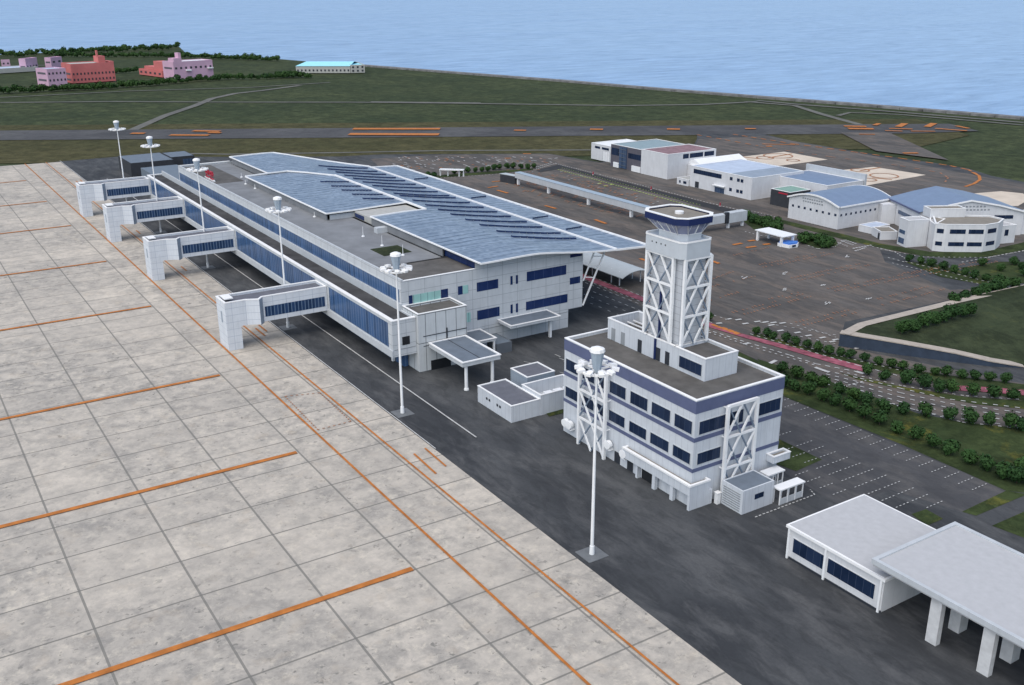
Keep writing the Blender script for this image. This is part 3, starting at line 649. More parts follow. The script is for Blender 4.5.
# roof surfaces: stepped metal strips following the wave profile
def wave(name, x0f, x1f, ya, yb, dz=0, shift=0, step=3.3, lift=.05):
    m = MB(); ny = max(6, int(abs(yb-ya)/1.3)); x = min(x0f(ya), x0f(yb)); xe = max(x1f(ya), x1f(yb)); th = .35
    nx = int(round((xe-x)/step)); rows_ = []
    Y = [ya+(yb-ya)*j/ny for j in range(ny+1)]
    for i in range(nx):
        xa = x+(xe-x)*i/nx; xb = x+(xe-x)*(i+1)/nx
        for s_ in range(2):
            row = []
            for y in Y:
                X_ = min(max(xa if s_ == 0 else xb, x0f(y)), x1f(y)); row.append((X_, y, prof(y+shift)+dz+(lift if s_ == 0 else 0)))
            rows_.append(row)
    base = len(m.v)
    for r_ in rows_: m.v += r_
    k = ny+1
    for i in range(len(rows_)-1):
        for j in range(ny):
            a = base+i*k+j; pa, pb, pc, pd = m.v[a], m.v[a+1], m.v[a+k+1], m.v[a+k]
            if (Vector(pa)-Vector(pd)).length < 1e-5 and (Vector(pb)-Vector(pc)).length < 1e-5: continue
            m.f.append((a+1, a, a+k, a+k+1))
    # underside + edge skirt
    def edge(pts, d): 
        for i in range(len(pts)-1):
            a, b = pts[i], pts[i+1]; m.face([a, b, (b[0], b[1], b[2]-d), (a[0], a[1], a[2]-d)])
    under = len(m.v); 
    for y in Y: m.v.append((x0f(y), y, prof(y+shift)+dz-.25)); m.v.append((x1f(y), y, prof(y+shift)+dz-.25))
    for j in range(ny): a = under+2*j; m.f.append((a, a+2, a+3, a+1))
    o = m.build(name, M['roofblue'], T); return o
def trim(pts, w_=.45, h=.5, name='roof_trim', mat='coping'):
    m = MB()
    for i in range(len(pts)-1): m.bar(pts[i], pts[i+1], w_, h)
    return m.build(name, M[mat], T)
back = lambda y: 367.5 if y > -128 else max(329+10*0, 367.5-(-128-y)*1.55)
c_ = lambda v: (lambda y: v)
# front vault (left of the ridge), panel 2 lower wing, back vault
wave('roof_vault', c_(187.8), c_(246), -111.4, -128.2)
wave('roof_vault', c_(187.8), back, -128.2, -150.4)
wave('roof_vault', c_(187.8), lambda y: back(y) if back(y) > 330 else 330, -150.7, -161, -.02)
wave('roof_wing', c_(257.8), lambda y: 326.5-max(0, (-118-y))*1.6, -103.4, -128.9, -.12, 8)
wave('roof_vault', lambda y: 326.8-max(0, (-118-y))*1.6, back, -111.2, -128.2)
def pf(y, sh=0, dz=0): return prof(y+sh)+dz+.12
trim([(187.7, y, pf(y)-.12) for y in [-111.4-(i*(150.5-111.4)/24) for i in range(25)]], .3, .36)
trim([(187.7, y, pf(y)-.12) for y in [-150.5-(i*10.6/6) for i in range(7)]], .3, .45)
trim([(187.7, -111.4, pf(-111.4)), (246, -111.4, pf(-111.4))], .4, .3)
trim([(246, y, pf(y)) for y in (-111.4, -114, -118, -122, -128.2)], .35, .35)
trim([(245.8, -128.3, pf(-128.3)+.1), (310, -128.3, pf(-128.3)+.1)], .55, .45)
trim([(257.7, y, pf(y, 8, -.12)) for y in [-103.4-i*2.5 for i in range(11)]], .35, .35)
trim([(257.7, -103.4, pf(-103.4, 8, -.12)), (326.4, -103.4, pf(-103.4, 8, -.12))], .4, .3)
trim([(326.6-max(0, (-118-y))*1.6, y, pf(y)) for y in [-103.4, -107.4, -111.2, -116, -118, -122, -128.2]], .35, .4)
trim([(326.8, -111.2, pf(-111.2)), (367.5, -111.2, pf(-111.2))], .4, .3)
trim([(back(y), y, pf(y)) for y in (-111.2, -116, -120, -124, -128, -134, -140, -146, -150.5)], .5, .45)
trim([(187.7, -150.5, pf(-150.5)+.1), (332.5, -150.5, pf(-150.5)+.1)], .4, .4)
trim([(187.7, -161, pf(-161)), (330, -161, pf(-161))], .45, .5); trim([(330, -150.7, pf(-150.7)), (330, -161, pf(-161))], .5, .4)
# rooflights
def skylight(x, ya, yb, sh=0, dz=0, w_=1.15, skew=.29):
    m = MB(); n_ = 9; h = .42; ys = [ya+(yb-ya)*i/n_ for i in range(n_+1)]; X = lambda y: x-skew*(ya-y)
    for i in range(n_):
        a, b = ys[i], ys[i+1]+.22; za, zb = prof(a+sh)+dz+.06, prof(b+sh)+dz+.06; k = len(m.v)
        m.v += [(X(a), a, za), (X(a)+w_, a, za), (X(b)+w_, b, zb), (X(b), b, zb), (X(a), a, za+h), (X(a)+w_, a, za+h*.6), (X(b)+w_, b, zb+h*.6), (X(b), b, zb+h)]
        for f in ((4,5,6,7),(0,3,7,4),(1,5,6,2)): m.f.append(tuple(k+q for q in reversed(f)))
    m.face([(x, ya, prof(ya+sh)+dz), (x+w_, ya, prof(ya+sh)+dz), (x+w_, ya, prof(ya+sh)+dz+h), (x, ya, prof(ya+sh)+dz+h)])
    m.build('rooflight', M['skyl'], T)
for x in (206, 213, 221.5, 229, 237.2, 244.4, 252.0, 260, 268.5, 272.5, 280, 287.7, 295, 302.5, 309.5, 317, 324, 332): skylight(x, -132, -148.4)
for x in (264.5, 272.2, 280, 288, 297): skylight(x+5, -120.3, -127.6, 8, -.12, 1.1, .8)
for x in (212, 228, 262, 300): skylight(x, -152.8, -158.8, 0, 0, .5, -.2)
# windows of the end wall
for a, b, z0, z1, mt in ((-94.5, -95.4, 13.45, 15.5, 'winT'), (-95.5, -102.5, 13.45, 15.5, 'green'), (-102.6, -104.4, 13.5, 15.55, 'winT'), (-107, -108.2, 13.6, 15.6, 'winT'), (-108.3, -109.7, 13.6, 15.6, 'green'),
        (-112, -117.8, 13.5, 15.7, 'winT'), (-121.2, -121.8, 13.7, 15.8, 'winT'), (-122.7, -123.3, 13.7, 15.8, 'winT'), (-125.8, -137.3, 13.8, 16.15, 'winT'),
        (-109.1, -110.2, 6.6, 8.9, 'green'), (-112, -118.1, 6.6, 8.9, 'winT'), (-121.2, -121.8, 6.6, 8.8, 'winT'), (-122.7, -123.3, 6.6, 8.8, 'winT'), (-125.6, -137.8, 6.6, 8.75, 'winT')):
    win(T, 'X', 190.5, b, a, z0, z1, mt, -1)
win(T, 'X', 190.45, -141.5, -138.4, 11.0, 12.7, 'winT', -1); win(T, 'X', 190.45, -141.9, -138.4, 17.8, 18.6, 'winT', -1)
# slanted struts carrying the landside eave
for x in (190.6, 213, 237, 261, 285, 309):
    m = MB(); a0, a1 = Vector((x, -142.6, 4.9)), Vector((x, -149.3, 18.3)); b0, b1 = Vector((x, -142.6, 11.3)), Vector((x, -146, 18.6))
    m.bar(a0, a1, .32); m.bar(b0, b1, .28)
    for t_, u_ in ((.5, .12), (.7, .45), (.88, .8)): m.bar(a0.lerp(a1, t_), b0.lerp(b1, u_), .2)
    m.build('strut', M['white'], T)
# airside concourse
XN = 184.0
MB().ring(rect(XN, 394, -87, YF+.02), inset(rect(XN, 394, -87, YF+.02), .4), 4.4, 12.55).build('concourse_wall', M['wallT'], T)
MB().box(XN+.3, 393.6, -87.3, YF+.3, 12.0, 12.2).build('concourse_roof', M['deckD'], T)
MB().box(XN+.3, 393.6, -87.3, YF+.3, 4.42, 4.7).build('floor_slab', M['louvre'], T)
m = MB(); m.box(XN-.15, 394.1, -86.85, -87.75, 12.56, 12.78); m.box(XN-.15, XN+.7, -87.76, YF+.05, 12.56, 12.76); m.box(393.3, 394.1, -87.76, YF+.05, 12.56, 12.76); m.build('coping', M['coping'], T)
MB().box(XN+6.4, 393, YF+.45, YF+.0, 12.22, 13.95).build('glass_upstand', M['wallG'], T)
BX = [219.5, 289.6, 344.6, 391.0]
edges = [XN+1.8]+[q for b in BX for q in (b-1.0, b+7.2)]
for i in range(0, len(edges), 2):
    a = edges[i]; b = edges[i+1] if i+1 < len(edges) else 392.5
    if b-a > 2 and a < 392: win(T, 'Y', -87, a+.2, b-.2, 6.3, 11.8, 'bluegl', 1, 'glass_facade', proud=.06)
MB().box(XN-.05, 394, -86.8, -87.0, 4.3, 5.9).build('sill', M['wallG'], T)
MB().box(188.2, 392, -91.6, YF+.1, 0, 4.38).build('lower_wall', M['bluegl'], T)
MB().box(192.6, 193.3, -90.9, -91.5, 0, 4.38).build('pillar', M['white'], T)
win(T, 'X', XN, -91.1, -89.3, 6.8, 8.7, 'dark', -1)
MB().box(XN-.06, XN-.01, -92.5, -87.3, 5.95, 6.1).build('groove', M['louvre'], T)
# annex with portal
block(T, 183.0, 190.45, YF-.06, -104.9, 0, 13.4, 'wallA', 'deckB', par=.5, wname='annex_wall', rname='annex_roof')
win(T, 'X', 183.0, -100.6, -95.6, .02, 2.3, 'dark', -1, 'doorway')
m = MB(); m.box(182.9, 183.0, -104.8, -93.9, 8.15, 8.3); m.box(182.9, 183.0, -104.8, -93.9, 5.9, 6.02); m.box(182.86, 182.99, -99.6, -99.9, 6.5, 9.2); m.build('groove', M['door'], T)
# canopies
m = MB(); m.box(168.0, 182.8, -95.1, -104.3, 5.6, 6.5); m.build('canopy', M['wallG'], T)
MB().box(168.35, 182.8, -95.45, -103.95, 6.503, 6.56).build('canopy_roof', M['deckS'], T)
MB().ring(rect(167.85, 182.85, -94.95, -104.45), rect(168.3, 182.4, -95.4, -104.0), 6.505, 6.72).build('canopy_edge', M['coping'], T)
MB().box(168.4, 182.7, -99.6, -99.75, 6.563, 6.62).build('canopy_seam', M['door'], T)
for x, y in ((168.9, -96.4), (169.2, -103.0)):
    m = MB(); m.cone((x, y, 0), (x, y, 5.6), .38, .34, 14); m.cone((x, y, 0), (x, y, .4), .55, .5, 14); m.build('canopy_column', M['white'], T)
# second small canopy
MB().box(183.1, 190.4, -106.4, -112.5, 3.7, 4.25).build('porch', M['wallT'], T)
MB().box(183.2, 190.4, -106.5, -112.4, 4.253, 4.32).build('porch_roof', M['deckS'], T)
MB().ring(rect(182.9, 190.42, -106.2, -112.7), rect(183.3, 190.1, -106.6, -112.3), 4.255, 4.45).build('porch_edge', M['coping'], T)
MB().box(183.3, 183.7, -112.0, -112.4, 0, 3.7).build('porch_column', M['white'], T)
MB().box(186.5, 190.4, -106.6, -112.2, 0, 3.69).build('porch_wall', M['wallT'], T)
MB().box(183.9, 186.48, -107, -111.6, 0, .1).build('porch_step', M['louvre'], T)
# long flat canopy
MB().box(184.6, 190.4, -117.6, -131.5, 5.1, 5.7).build('canopy', M['wallT'], T)
MB().box(184.9, 190.4, -117.9, -131.2, 5.703, 5.76).build('canopy_roof', M['deckS'], T)
MB().ring(rect(184.45, 190.42, -117.45, -131.65), rect(184.85, 190.1, -117.85, -131.25), 5.705, 5.88).build('canopy_edge', M['coping'], T)
MB().box(186.6, 187.2, -129.9, -130.5, 0, 5.1).build('canopy_column', M['white'], T)
MB().box(190.44, 190.5, -112, -138, 4.0, 4.14).build('groove', M['louvre'], T)

# roof gear, each its own thing
for k, (x, y) in enumerate(((235.3, -104.2), (223.7, -104.1), (212.3, -104.2), (264.6, -105.6+3.0), (314.9, -102.6), (324.2, -102.6), (337.2, -105.5))):
    t = thing('lightning_rod', 'thin white rod on a round foot standing on the grey terminal roof', 'lightning rod', (x, y, 18.6), 'white rods in a row on the terminal roof')
    MB().cone((x, y, 18.56), (x, y, 18.8), .45, .35, 10).build('foot', M['white'], t); MB().cone((x, y, 18.8), (x, y, 21.2 if k < 3 else 20), .09, .05, 6).build('rod', M['white'], t)
t = thing('roof_sign', 'red lettered sign on a white plinth at the airside roof edge of the terminal', 'sign', (338, -95, 18.6))
MB().box(333.3, 343.4, -94.7, -95.3, 18.56, 19.1).build('plinth', M['white'], t)
m = MB()   # two rounded syllables, mirror-read from the apron
for cx_, sgn in ((340.7, 1), (335.9, 1)):
    zb = 19.12
    m.bar((cx_+1.7, -95, zb+2.4), (cx_-.2, -95, zb+2.4), .42); m.bar((cx_+1.7, -95, zb+2.4), (cx_+1.7, -95, zb+1.4), .42); m.bar((cx_+1.7, -95, zb+1.4), (cx_-.2, -95, zb+1.4), .42); m.bar((cx_-.2, -95, zb+1.4), (cx_-.2, -95, zb+2.4), .42)
    m.bar((cx_-1.1, -95, zb+2.7), (cx_-1.1, -95, zb+1.0), .42); m.bar((cx_-1.1, -95, zb+1.9), (cx_-1.8, -95, zb+1.9), .38)
    m.bar((cx_+1.4, -95, zb+.2), (cx_-1.3, -95, zb+.2), .42); m.bar((cx_+1.4, -95, zb+.2), (cx_+1.4, -95, zb+.85), .42)
m.build('lettering', M['red'], t)

# ------------------------------------------------------------------ BOARDING BRIDGES
def bridge(x0):
    t = thing('boarding_bridge', '', 'boarding bridge', (x0+3, -63.5, 0)); W = 6.6
    MB().box(x0, x0+W, -61.9, -65.3, 0, 5.6).build('stair_tower', M['wallB'], t)
    poly = [(x0, -61.9), (x0+W, -61.9), (x0+W, -86.9), (x0+.15, -86.9), (x0+.15, -70.9), (x0-1.35, -69.6), (x0, -66.8)]
    def ringp(z0, z1, name, mat, o_=0, i_=.35, poly=poly): 
        MB().ring(inset(poly, -o_), inset(poly, i_), z0, z1).build(name, M[mat], t)
    # body walls, the angled face is its own darker panel
    ringp(5.62, 11.6, 'wall', 'wallB')
    MB().prism(inset(poly, .3), 10.9, 11.15).build('roof', M['deckP'], t); MB().prism(inset(poly, .3), 5.65, 5.9).build('floor', M['louvre'], t)
    ringp(11.603, 11.82, 'coping', 'coping', .06, .42)
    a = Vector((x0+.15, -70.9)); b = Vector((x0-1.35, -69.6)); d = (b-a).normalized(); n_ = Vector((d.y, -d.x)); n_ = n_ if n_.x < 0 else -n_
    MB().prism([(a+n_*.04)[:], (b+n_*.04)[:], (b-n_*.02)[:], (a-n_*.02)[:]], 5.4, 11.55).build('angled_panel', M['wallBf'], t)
    win(t, 'Y', -61.9, x0+2.6, x0+3.5, 6.3, 9.0, 'wallBf', 1)
    win(t, 'X', x0+.15, -86.3, -71.3, 6.75, 9.25, 'bridgegl', -1)
    win(t, 'X', x0+W, -86.3, -71.3, 6.75, 9.25, 'bridgegl', 1)
    MB().box(x0+2, x0+5.6, -62.6, -64.6, 11.83, 12.1).build('roof_hatch', M['coping'], t)
    return t
bl = ['white panelled boarding bridge nearest the control tower', 'white panelled boarding bridge second from the control tower end', 'white panelled boarding bridge third from the control tower end', 'white panelled boarding bridge farthest away at the far end of the concourse']
b0 = bridge(BX[0]); tag(b0, bl[0], None, 'boarding bridges along the concourse')
for k in range(1, 4):
    c = copy_tree(b0, (BX[k]-BX[0], 0, 0)); tag(c, bl[k], None, 'boarding bridges along the concourse')

# ------------------------------------------------------------------ FLOODLIGHT MASTS
def mast(x, y):
    t = thing('floodlight_mast', '', 'floodlight mast', (x, y, 0))
    MB().box(x-1.8, x+1.8, y-1.8, y+1.8, 0.001, .12).build('base_pad', M['padc'], t)
    m = MB(); m.cone((x, y, .1), (x, y, 1.5), .40, .36, 14); m.cone((x, y, 1.5), (x, y, 15), .27, .22, 14); m.cone((x, y, 15), (x, y, 29.6), .22, .15, 14); m.build('pole', M['white'], t)
    m = MB(); m.cone((x, y, 29.2), (x, y, 32.3), .50, 1.0, 8); m.build('hood', M['hoodg'], t)
    m = MB(); m.cone((x, y, 32.3), (x, y, 32.75), 1.1, 1.02, 10); m.cone((x, y, 32.75), (x, y, 33.0), 1.0, .4, 10); m.build('cap', M['coping'], t)
    m = MB(); k = 24; r_ = 2.35
    for i in range(k):
        a = 2*math.pi*i/k; b = 2*math.pi*(i+1)/k; m.bar((x+r_*math.cos(a), y+r_*math.sin(a), 29.6), (x+r_*math.cos(b), y+r_*math.sin(b), 29.6), .28)
    for i in range(4): a = math.pi/2*i; m.bar((x, y, 29.6), (x+r_*math.cos(a), y+r_*math.sin(a), 29.6), .24)
    m.build('ring', M['white'], t)
    for i in range(10):
        a = 2*math.pi*i/10+.2; c = Vector((math.cos(a), math.sin(a), 0)); p = Vector((x, y, 29.85))+c*2.6
        MB().bar(p-c*.55+Vector((0, 0, .12)), p+c*.5-Vector((0, 0, .06)), .72, .42).build('floodlight', M['coping'], t)
    return t
MX = [(102.9, -79.7), (165.3, -79.6), (228.4, -79.6), (295.6, -79.6), (350.4, -79.6), (400.2, -79.6)]
ML = ['tall white floodlight mast in front of the office block with the control tower', 'tall white floodlight mast near the end of the terminal and its dark canopy', 'tall white floodlight mast behind the nearest boarding bridge', 'tall white floodlight mast between the second and third boarding bridges, counted from the near one', 'tall white floodlight mast second from the far end of the concourse', 'farthest of the white floodlight masts, leftmost in the view']
m0 = mast(*MX[0]); tag(m0, ML[0], None, 'floodlight masts along the apron edge')
for k in range(1, 6): c = copy_tree(m0, (MX[k][0]-MX[0][0], MX[k][1]-MX[0][1], 0)); tag(c, ML[k], None, 'floodlight masts along the apron edge')

# ------------------------------------------------------------------ OFFICE BLOCK WITH CONTROL TOWER
O = thing('office_building', 'white four storey office block with slate blue bands carrying the control tower', 'building', (123, -111, 0))
ox0, ox1, oy0, oy1 = 105.7, 141.2, -121.3, -101.7
op = rect(ox0, ox1, oy0, oy1)
pblock(O, op, 0, 18.7, 'wallO', 'deckB', par=.5, t=.4)
for z0, z1 in ((16.5, 18.55), (11.55, 12.3), (6.2, 6.85)): MB().ring(inset(op, -.06), inset(op, .1), z0, z1).build('band', M['slateband'], O)
for z0, z1 in ((12.75, 14.95), (7.45, 9.4)):
    for a, b in ((106.3, 110.4), (111.5, 116.1), (117.2, 121.7), (123.0, 127.4), (128.8, 131.0), (131.9, 135.4), (136.8, 140.6)): win(O, 'Y', oy1, a, b, z0, z1, 'win', 1, frame='wallG', mull=0)
for a, b, z0, z1 in ((-110.7, -102.6, 12.7, 14.95), (-112.2, -111.2, 12.7, 14.95), (-120.8, -115.4, 12.8, 15.0), (-107.6, -102.6, 7.4, 9.4)): win(O, 'X', ox0, a, b, z0, z1, 'win', -1, frame='wallG', mull=0)
for z0, z1 in ((12.75, 14.95), (7.45, 9.4), (1.6, 3.8)):
    for k in range(6): win(O, 'Y', oy0, 107+k*5.8, 111.4+k*5.8, z0, z1, 'win', -1)
# porch that wraps the near corner
MB().box(104.8, 121.9, -100.6, oy1+.004, 2.65, 4.3).build('porch', M['wallO'], O); MB().box(104.8, ox0-.004, -101.7, -104.8, 2.65, 4.3).build('porch', M['wallO'], O)
MB().box(105.1, 121.6, -101.0, -101.62, 4.303, 4.36).build('porch_roof', M['sill'], O); MB().box(105.15, 105.62, -101.7, -104.5, 4.303, 4.36).build('porch_roof', M['sill'], O)
m = MB(); m.box(104.65, 122.05, -100.45, -100.98, 4.303, 4.62); m.box(104.65, 105.08, -101.0, -104.95, 4.303, 4.62); m.box(121.62, 122.05, -101, -101.64, 4.303, 4.62); m.box(105.1, 105.63, -104.52, -104.95, 4.303, 4.6); m.build('coping', M['coping'], O)
MB().box(104.8, 105.3, -100.65, -105.6, 0, 2.64).build('porch_side_wall', M['wallO'], O); MB().box(105.3, 105.69, -104.9, -105.6, 0, 4.0).build('porch_side_wall', M['wallO'], O)
for x in (109.2, 113.7): MB().box(x-.36, x+.36, -100.65, -101.3, 0, 2.64).build('porch_column', M['wallO'], O)
MB().box(118.2, 118.7, -100.9, -101.6, 0, 2.64).build('porch_column', M['wallO'], O)
for a, b, h, mt in ((114.6, 117.9, 2.4, 'dark'), (120.3, 121.9, 2.15, 'door'), (123.9, 125.5, 2.15, 'door')): win(O, 'Y', oy1, a, b, .03, h, mt, 1, 'door')
# exterior lattice frames
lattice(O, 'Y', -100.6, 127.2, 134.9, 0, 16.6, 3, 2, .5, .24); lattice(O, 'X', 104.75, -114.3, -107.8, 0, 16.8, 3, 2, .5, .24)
m = MB()
for z in (5.6, 11.2, 16.4):
    for x in (127.2, 134.9): m.bar((x, -100.8, z), (x, -101.7, z), .2)
    for y in (-107.8, -114.3): m.bar((104.9, y, z), (105.7, y, z), .2)
m.build('bracket', M['white'], O)
# balcony planter
block(O, 104.0, 105.66, -118.6, -122.6, 3.9, 5.1, 'wallO', 'sill', par=.3, t=.25, wname='balcony', rname='balcony_floor')
# penthouse
block(O, 112.05, 119.55, -109.25, -116.6, 18.21, 22.1, 'wallO', 'deckB', par=.45, t=.3, wname='penthouse_wall', rname='penthouse_roof')
block(O, 119.56, 127.0, -109.25, -116.6, 18.21, 22.1, 'wallO', 'deckB', par=.3, t=.3, wname='penthouse_wall', rname='penthouse_roof')
block(O, 127.01, 138.1, -109.25, -116.6, 18.21, 22.1, 'wallO', 'deckB', par=2.0, t=.3, wname='penthouse_wall', rname='penthouse_roof')
m = MB()
for y in (-112, -113.4, -114.8): m.bar((128, y, 20.8), (137.5, y, 20.8), .22)
m.build('pipework', M['white'], O)
win(O, 'Y', -109.25, 112.8, 118.3, 18.9, 20.9, 'win', 1, frame='wallG', mull=0)
for x, mt in ((136.4, 'louvre'), (133.6, 'louvre'), (128.8, 'door'), (123.8, 'door'), (121.4, 'door')): win(O, 'Y', -109.25, x-.55, x+.55, 18.25, 20.6, mt, 1, 'door')
# shaft
MB().box(119.7, 127.6, -110.1, -115.2, 21.82, 37.6).build('tower_shaft', M['wallTow'], O)
MB().box(124.4, 124.75, -109.75, -110.1, 22.15, 30.5).build('riser', M['navy'], O); MB().box(124.35, 124.8, -109.05, -109.24, 18.3, 22.05).build('riser', M['navy'], O)
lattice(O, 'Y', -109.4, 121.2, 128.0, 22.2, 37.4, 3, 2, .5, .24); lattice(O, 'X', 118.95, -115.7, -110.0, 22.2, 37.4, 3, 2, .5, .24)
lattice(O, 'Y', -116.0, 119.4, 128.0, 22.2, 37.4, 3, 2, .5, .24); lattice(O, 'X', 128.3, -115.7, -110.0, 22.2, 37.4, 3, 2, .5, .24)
def cham(x0, x1, y0, y1, c): return [(x0+c, y0), (x1-c, y0), (x1, y0+c), (x1, y1-c), (x1-c, y1), (x0+c, y1), (x0, y1-c), (x0, y0+c)]
hp = cham(118.7, 129.0, -116.0, -109.0, .9)
MB().prism(hp, 37.4, 40.1).build('tower_head', M['head'], O); MB().ring(inset(hp, -.06), inset(hp, .35), 40.103, 40.3).build('coping', M['coping'], O)
m = MB(); [m.box(x, x+.28, -109.0, -109.15, 39.0, 39.25) for x in (126.3, 125.2, 124.0, 122.9)]; m.build('vent', M['door'], O)
cb_ = cham(120.0, 127.2, -115.3, -110.0, 1.2); MB().prism(cb_, 40.1, 41.2).build('cab_base', M['head'], O)
ct = cham(118.9, 129.0, -116.3, -108.6, 1.4)
a_ = ccw(cb_); b_ = ccw(ct); m = MB(); m2 = MB()
for i in range(8):
    j = (i+1) % 8
    m.face([(*a_[i], 41.2), (*a_[j], 41.2), (*b_[j], 43.1), (*b_[i], 43.1)])
    L_ = math.dist(a_[i], a_[j]); nn = max(1, int(L_/1.4))
    for q in range(nn+1):
        t = q/nn; p = Vector((*a_[i], 41.2)).lerp(Vector((*a_[j], 41.2)), t); p2 = Vector((*b_[i], 43.1)).lerp(Vector((*b_[j], 43.1)), t); m2.bar(p, p2, .13)
m.build('cab_glass', M['cab'], O); m2.build('mullion', M['white'], O)
MB().ring(inset(cb_, -.05), inset(cb_, .2), 41.203, 41.3).build('cab_sill', M['coping'], O)
fp = inset(ct, -.35)
MB().ring(fp, inset(fp, .4), 43.1, 44.2).build('cab_fascia', M['navy'], O); MB().prism(inset(fp, .39), 43.12, 43.95).build('cab_roof', M['sill'], O)
MB().ring(inset(fp, -.03), inset(fp, .6), 44.203, 44.33).build('coping', M['coping'], O)
m = MB(); m.cone((123.9, -112.5, 43.9), (123.9, -112.5, 44.35), .75, .75, 16); m.build('roof_drum', M['coping'], O)
# things at the foot of the office block
def simple(name, label, cat, loc, group=None): return thing(name, label, cat, loc, group)
t = simple('shed', 'small white shed with a slate blue flat roof at the foot of the office', 'shed', (101.6, -110.4, 0))
block(t, 99.3, 104.0, -106.9, -113.9, 0, 4.2, 'wallO', 'deckS', par=.08, t=.25, cop=None)
win(t, 'X', 99.3, -111.6, -109.6, 2.0, 2.9, 'win', -1)
m = MB(); [m.box(99.8, 103.6, -106.88, -106.8, .4+k*.42, .55+k*.42) for k in range(8)]; m.build('louvre', M['louvre'], t)
t = simple('utility_cabinet', 'narrow white cabinet on the ground between the porch and the small shed', 'cabinet', (104.3, -106.3, 0))
MB().box(103.9, 104.6, -105.95, -106.7, 0, 2.0).build('body', M['white'], t); MB().box(103.8, 104.7, -105.85, -106.8, 2.0, 2.1).build('lid', M['coping'], t)
def shelter(x0, x1, y0, y1, z, label):
    t = simple('shelter', label, 'shelter', ((x0+x1)/2, (y0+y1)/2, 0), 'white roofed shelters beside the office block')
    MB().box(x0, x1, y0, y1, z, z+.22).build('roof', M['whiteroof'], t)
    for xa in (x0+.25, x1-.25):
        for k in range(4): y = y0+.25+(y1-y0-.5)*k/3; MB().bar((xa, y, 0), (xa, y, z), .16).build('post', M['white'], t)
    MB().box(x0+.2, x0+.3, y0+.3, y1-.3, .05, 1.15).build('side_panel', M['wallG'], t)
shelter(98.0, 99.8, -119.9, -114.1, 2.7, 'white open shelter with a flat roof and posts, right of the small shed'); shelter(102.6, 104.6, -120.1, -116.1, 2.8, 'white open shelter close against the office wall behind the small shed')
for k, (x, lab) in enumerate(((139.3, 'white drum lamp on the office wall, leftmost of the pair at the far corner'), (138.0, 'white drum lamp on the office wall, right one of the pair at the far corner'), (126.3, 'white drum lamp on the office wall at the foot of the lattice frame'), (121.9, 'white drum lamp on the office wall above the left end of the porch'))):
    z = 2.6 if k < 2 else 3.2
    t = simple('drum_lamp', lab, 'lamp', (x, -101.2, z), 'white drum lamps on the office wall')
    m = MB(); m.cone((x, -100.45, z), (x+.1, -101.15, z), .78, .78, 14); m.build('drum', M['white'], t); MB().box(x-.5, x+.5, -100.7, -101.65, z-1.05, z-.85).build('bracket', M['white'], t)

# ------------------------------------------------------------------ low service buildings between terminal and office
t = simple('service_building', 'long low white shed with a grey roof, nearest the apron beside the office block', 'building', (156, -98.6, 0))
block(t, 149.5, 162.2, -95.2, -101.95, 0, 3.45, 'wallO', 'deckP', par=.1, t=.25)
for x in (158.6, 157.6, 154.6, 153.6): win(t, 'Y', -95.2, x-.3, x+.3, 1.7, 2.2, 'door', 1)
t = simple('plant_room', 'small square pale building with a grey roof behind the low shed', 'building', (162, -108.8, 0))
block(t, 159.2, 165.6, -105.3, -112.2, 0, 4.0, 'wallBf', 'deckP', par=.1, t=.25)
t = simple('walled_yard', 'pale walled plant yard open to the sky, left of the office block', 'yard', (152.8, -107, 0))
block(t, 149.4, 156.2, -102.0, -112.2, 0, 4.25, 'wallO', 'wallG', par=2.6, t=.25)
for k in range(3): MB().box(150.2, 151.6, -104-k*2.4, -105.7-k*2.4, 1.7, 3.9).build('fan_unit', M['white'], t); 
t = simple('storage_box', 'low slate blue box with a flat top beside the terminal porch', 'container', (186, -115, 0))
block(t, 183.5, 190.3, -112.9, -117.1, 0, 2.5, 'greybox', 'bluefade', par=.05, t=.15, cop=None)

# ------------------------------------------------------------------ near right buildings
t = simple('workshop_building', 'low white building with pale grey roof and two navy window strips, lower right', 'building', (78, -112, 0))
gx0, gx1, gy0, gy1 = 69.6, 87.0, -120.4, -103.2
MB().box(gx0+.3, gx1-.3, gy0+.3, gy1-.35, 0, 5.0).build('wall', M['wallH'], t); MB().box(gx0, gx1, gy0, gy1, 5.0, 5.42).build('roof', M['coping'], t); MB().box(gx0+.35, gx1-.35, gy0+.35, gy1-.35, 5.423, 5.47).build('roof_surface', M['deckL'], t)
for a, b in ((80.0, 85.6), (71.2, 79.2)): win(t, 'Y', gy1-.35, a, b, 1.4, 3.7, 'win', 1, frame='wallH', mull=0)
for x in (gx1-.6, 79.6, 70.2): MB().box(x-.16, x+.16, gy1-.02, gy1-.34, 0, 4.98).build('downpipe', M['white'], t)
MB().box(gx0+.2, gx1-.2, gy1-.34, gy1-.22, 0, .35).build('plinth', M['door'], t)
t = simple('vehicle_canopy', 'large flat pale grey canopy on thick white piers at the lower right corner', 'canopy', (60, -112, 0))
MB().box(40, 71.4, -120.3, -102.7, 6.9, 7.75).build('roof', M['deckS'] if False else M['deckL'], t)
MB().ring(rect(39.8, 71.6, -120.5, -102.5), rect(40.4, 71.0, -119.9, -103.1), 7.2, 7.95).build('fascia', M['wallG'], t)
for x in (62.3, 55.0, 47.5): 
    for y in (-103.4, -108.2, -118.4): MB().box(x-1.0, x+.55, y-.9 if y == -103.4 else y-1.8, y, 0, 6.9).build('pier', M['pierc'], t)

